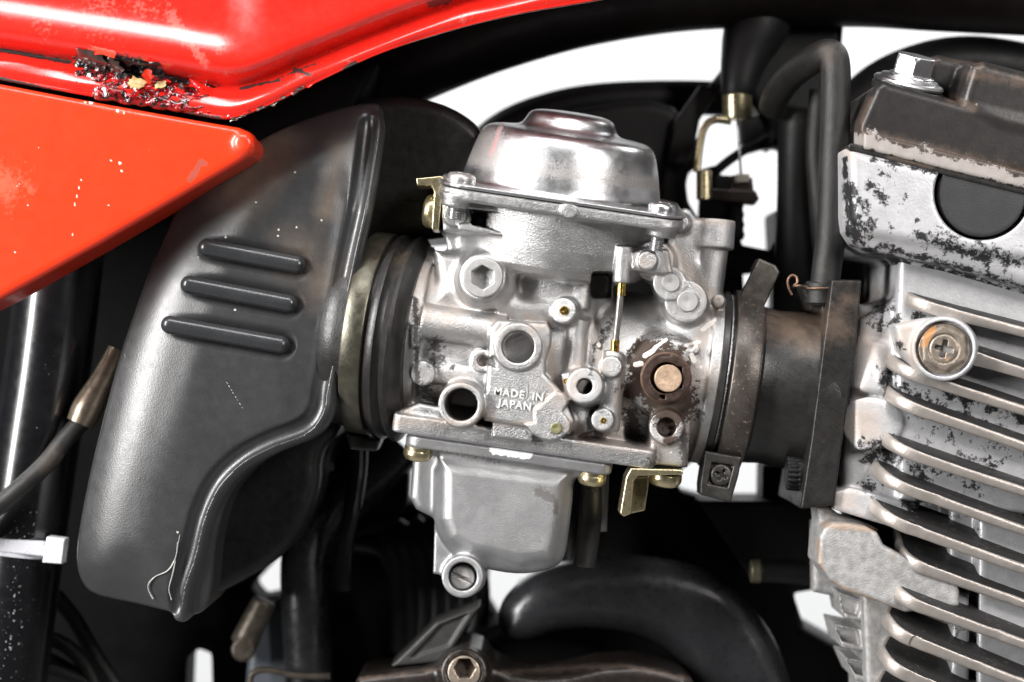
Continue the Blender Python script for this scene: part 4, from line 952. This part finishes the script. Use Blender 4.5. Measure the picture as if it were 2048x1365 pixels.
# ------------------------------------------------------------------ frame and dark bodies behind
tube('backbone_tube', [(520, 230, -240), (700, 150, -240), (850, 82, -240), (1000, 26, -240), (1180, -22, -240), (1400, -52, -240), (1700, -58, -240), (1900, -48, -240), (2300, -28, -240)], 118, mat('brown_black_frame_paint', (.006, .004, .0035), 0, .5, .3, 2, spec=.2), moto, seg_n=48, attrs=None)
tube('frame_rail', [(930, 330, -430), (1000, 262, -430), (1090, 222, -430), (1210, 200, -430), (1400, 196, -430), (1560, 210, -430)], 38, dark, moto)
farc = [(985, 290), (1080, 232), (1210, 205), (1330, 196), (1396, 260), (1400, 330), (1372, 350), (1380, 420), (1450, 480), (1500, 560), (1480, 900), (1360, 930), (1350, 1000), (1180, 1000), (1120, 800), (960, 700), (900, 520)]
solid('second_carburettor', [ext(smooth_poly(farc, 1), -640, -330, 20)], 8, dark, moto, label='far side carburettor coloured dark for deep shade')  # near-black colour stands in for the shade on this far carburettor
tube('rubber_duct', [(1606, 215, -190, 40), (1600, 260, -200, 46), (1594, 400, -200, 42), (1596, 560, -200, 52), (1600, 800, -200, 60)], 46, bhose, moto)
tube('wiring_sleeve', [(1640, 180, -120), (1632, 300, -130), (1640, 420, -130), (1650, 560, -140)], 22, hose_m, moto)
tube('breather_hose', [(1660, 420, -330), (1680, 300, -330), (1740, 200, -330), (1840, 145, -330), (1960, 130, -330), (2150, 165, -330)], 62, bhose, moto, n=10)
solid('dark_strap', [ext([(1400, 170), (1440, 180), (1400, 240), (1388, 300), (1372, 330), (1334, 330), (1350, 240)], -330, -300, 6)], 3, bhose, moto)
solid('cable_plate', [ext([(1404, 338), (1432, 330), (1442, 350), (1476, 352), (1484, 490), (1560, 505), (1560, 540), (1400, 560), (1400, 420)], -360, -300, 6), ext([(1480, 236), (1570, 226), (1575, 306), (1552, 296), (1524, 298), (1498, 306), (1484, 284)], -360, -300, 8), ext([(1540, 500), (1546, 486), (1570, 480), (1575, 560), (1545, 556)], -340, -300, 3)], 4, dark, moto)
solid('support_block', [ext([(1526, 930), (1640, 940), (1640, 1020), (1524, 1016)], -420, -300, 4)], 4, dark, moto)
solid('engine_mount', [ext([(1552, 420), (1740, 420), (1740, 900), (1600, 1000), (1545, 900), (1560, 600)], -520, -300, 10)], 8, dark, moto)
boot_c = tube('throttle_cable', [(1560, -40, -260, 70), (1510, 60, -250, 66), (1488, 120, -240, 50), (1476, 180, -230, 36), (1474, 205, -230, 26)], 50, bhose, moto, label='throttle cable with gold plated end')
solid('cable_block', [ext([(1500, 40), (1690, 40), (1686, 90), (1680, 180), (1600, 260), (1540, 300), (1530, 240), (1500, 200), (1420, 168), (1450, 130)], -420, -280, 20)], 6, dark, moto)
lathe('cable_ferrule', P(1475, 240, -225), (-.02, -1, 0), [(0, 28), (4, 31), (50, 31), (54, 27)], gold, boot_c)
tube('cable_bracket', [(1462, 243, -212), (1430, 240, -212), (1410, 254, -212), (1400, 290, -212), (1394, 345, -212)], 8, gold, boot_c)
tube('inner_wire', [(1475, 240, -222), (1478, 290, -222), (1482, 350, -222)], 3, zinc, boot_c, seg_n=10)
lathe('adjuster_sleeve', P(1408, 400, -200), (0, -1, 0), [(0, 14), (2, 16), (60, 16), (62, 12)], gold, boot_c)
solid('cable_lever', [ext([(1418, 376), (1512, 382), (1519, 398), (1510, 410), (1420, 400)], -260, -215, 4), ext([(1464, 350), (1505, 356), (1508, 385), (1462, 380)], -260, -220, 4)], 2.4, brownmetal, boot_c)
solid('cable_nipple', [ext(rrect(1470, 348, 1500, 366, 4), -225, -208, 3)], 2, mat('pale_lead_nipple', (.35, .33, .28), .4, .5), boot_c)
tube('stay_rod', [(1400, 372, -300), (1460, 320, -300), (1540, 270, -300)], 10, dark, moto)
tube('idle_spring', [(1470, 400, -260), (1472, 480, -260)], 16, dark, moto, ridged=.2)
# lower region
m1 = [(1120, 1180), (1130, 900), (1350, 900), (1362, 985), (1420, 1000), (1640, 1000), (1650, 1180), (1590, 1190), (1610, 1250), (1700, 1300), (1760, 1500), (900, 1500), (900, 1290), (1010, 1245), (1040, 1180)]
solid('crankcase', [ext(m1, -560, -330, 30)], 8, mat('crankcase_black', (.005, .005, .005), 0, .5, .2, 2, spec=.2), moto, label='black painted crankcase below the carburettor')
solid('starter_bracket', [ext([(1395, 1003), (1640, 1003), (1640, 1160), (1500, 1160)], -330, -200, 8)], 4, dark, moto)
solid('dark_gap_filler', [ext([(1700, 1030), (1960, 1060), (1960, 1180), (1760, 1130)], -140, 20, 8)], 4, dark, barrel)  # added dark block, not a real bracket; hides the backdrop behind the pad
solid('stud_spacer', [seg(P(1520, 1143, -150), P(1620, 1147, -150), 24, 24, 4)], 2.5, dark, moto)
solid('stud_nut', [seg(P(1500, 1143, -150), P(1522, 1143, -150), 24, 26, 4)], 2.5, mat('dull_stud_nut', (.10, .09, .06), .6, .5), moto)
solid('mount_boss', [ext([(1624, 1040), (1700, 1060), (1720, 1205), (1626, 1185)], -90, -40, 12)], 3, lobemat, moto)
hump = [(998, 1225), (1015, 1195), (1060, 1155), (1130, 1130), (1230, 1118), (1330, 1122), (1420, 1142), (1480, 1180), (1530, 1240), (1570, 1310), (1600, 1420), (1500, 1500), (1420, 1420), (1370, 1330), (1300, 1280), (1200, 1262), (1110, 1268), (1060, 1290), (1010, 1290), (995, 1260)]
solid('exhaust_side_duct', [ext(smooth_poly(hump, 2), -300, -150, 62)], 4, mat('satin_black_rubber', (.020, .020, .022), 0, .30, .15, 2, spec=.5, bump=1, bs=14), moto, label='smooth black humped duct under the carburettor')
cv = [(690, 1500), (700, 1360), (770, 1350), (870, 1340), (900, 1310), (950, 1290), (1000, 1345), (1100, 1362), (1240, 1330), (1360, 1345), (1400, 1380), (1440, 1500)]
cover_m = mat('brown_black_cover', (.016, .0125, .011), .2, .36, .3, 3, bump=3, bs=14, layers=(dict(attr='tan', col=(.10, .075, .06), rough=.5, metal=.3, ns=6, amp=1, soft=.25, op=.7),))
ec = solid('engine_cover', [ext(smooth_poly(cv, 1), -260, -20, 18), seg(P(930, 1345, -150), P(928, 1345, 10), 56, 48, 8)], 3.4, cover_m, moto, 14, subs=[seg(P(928, 1345, -10), P(928, 1345, 60), 34)], label='brown black engine cover with cap bolt', attrs=dict(tan=[(700, 1362, 880, 1338, 6, .7), (1000, 1346, 1240, 1330, 8, .7), (1240, 1330, 1400, 1362, 6, .7), (928, 1345, 50, .6)]))  # tan strokes put the brown edge highlight into the cover's colour
F = auto_field([seg(P(928, 1345, -40), P(928, 1345, 22), 40)], 1.8); F.add(seg(P(928, 1345, -40), P(928, 1345, 14), 33, 33, 3)); F.sub(ext([(928+22*math.cos(a*math.pi/3), 1345+22*math.sin(a*math.pi/3)) for a in range(6)], -20, 60), 1)
mk('cap_bolt', F, mat('dull_cap_bolt', (.30, .25, .20), .7, .4, .3, 6, bump=2, bs=20), ec)
solid('relay_cover', [ext([(780, 1335), (872, 1245), (962, 1212), (905, 1300), (880, 1325)], -220, -90, 6)], 3, mat('grey_black_plastic', (.030, .029, .028), 0, .5, .2, 3, bump=2, bs=10), moto, subs=[ext([(818, 1322), (880, 1255), (938, 1230), (896, 1296)], -96, -60, 2)], sk=2)
tube('coolant_hose', [(800, 900, -420, 50), (740, 960, -390, 52), (660, 1020, -330, 54), (616, 1100, -300, 54), (612, 1200, -290, 54), (615, 1300, -290, 52), (618, 1400, -290, 52)], 54, mat('satin_hose', (.016, .016, .017), 0, .27, .2, 2, spec=.5, bump=1.5, bs=20), moto, n=10, seg_n=48, label='thick black hose curving down to the engine')
tube('vent_pipe', [(718, 880, -180), (716, 940, -180), (704, 1020, -180), (690, 1100, -190), (688, 1180, -200)], 19, gloss, moto)
disc2 = solid('drum_housing', [ext([(650, 840), (760, 870), (800, 905), (818, 950), (815, 1010), (780, 1060), (700, 1080), (650, 1020), (700, 950), (690, 900)], -520, -380, 20)], 6, darkp, moto)
for i in range(7):
    tube('bellows_ring', [(690+i*34, 1080-i*8+0, -470), (770+i*30, 1100+i*4, -430), (800+i*26, 1190+i*8, -430), (800+i*20, 1300, -450)], 24, mat('bellows_rubber', (.005, .005, .005), 0, .45, .2, 2), moto)
solid('swingarm_pivot', [ext([(500, 1230), (560, 1195), (600, 1190), (620, 1500), (480, 1500)], -360, -310, 20)], 5, mat('blue_grey_pipe', (.06, .068, .08), 0, .4), moto)
solid('pivot_bolt', [seg(P(530, 1200, -270), P(486, 1290, -270), 26, 30, 5), seg(P(486, 1300, -280), P(486, 1300, -240), 26, 24, 4)], 3, mat('dull_pivot_bolt', (.07, .058, .046), .6, .45, .3, 6), moto, 6)
tube('hose_clip', [(500, 1370, -200), (505, 1348, -200), (530, 1340, -200), (560, 1345, -200), (600, 1352, -200), (660, 1352, -200)], 7, mat('dull_pivot_bolt', (.24, .20, .15)), moto, seg_n=12)
lf_ = [(-1000, 480), (300, 420), (700, 560), (720, 880), (690, 960), (640, 1010), (600, 1060), (560, 1110), (500, 1175), (520, 1200), (620, 1180), (700, 1500), (425, 1500), (420, 1310), (395, 1300), (372, 1320), (365, 1500), (300, 1900), (-1000, 1900)]
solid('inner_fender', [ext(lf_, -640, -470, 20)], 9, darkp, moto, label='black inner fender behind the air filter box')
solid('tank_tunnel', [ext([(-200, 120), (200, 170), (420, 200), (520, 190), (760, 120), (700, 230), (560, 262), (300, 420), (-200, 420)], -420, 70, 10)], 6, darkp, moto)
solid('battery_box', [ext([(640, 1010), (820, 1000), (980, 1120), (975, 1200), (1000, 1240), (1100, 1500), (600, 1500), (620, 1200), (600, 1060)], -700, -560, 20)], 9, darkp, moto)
print('rest', time.time()-T0, len(bpy.data.objects), sum(len(o.data.polygons) for o in bpy.data.objects if o.type == 'MESH'))
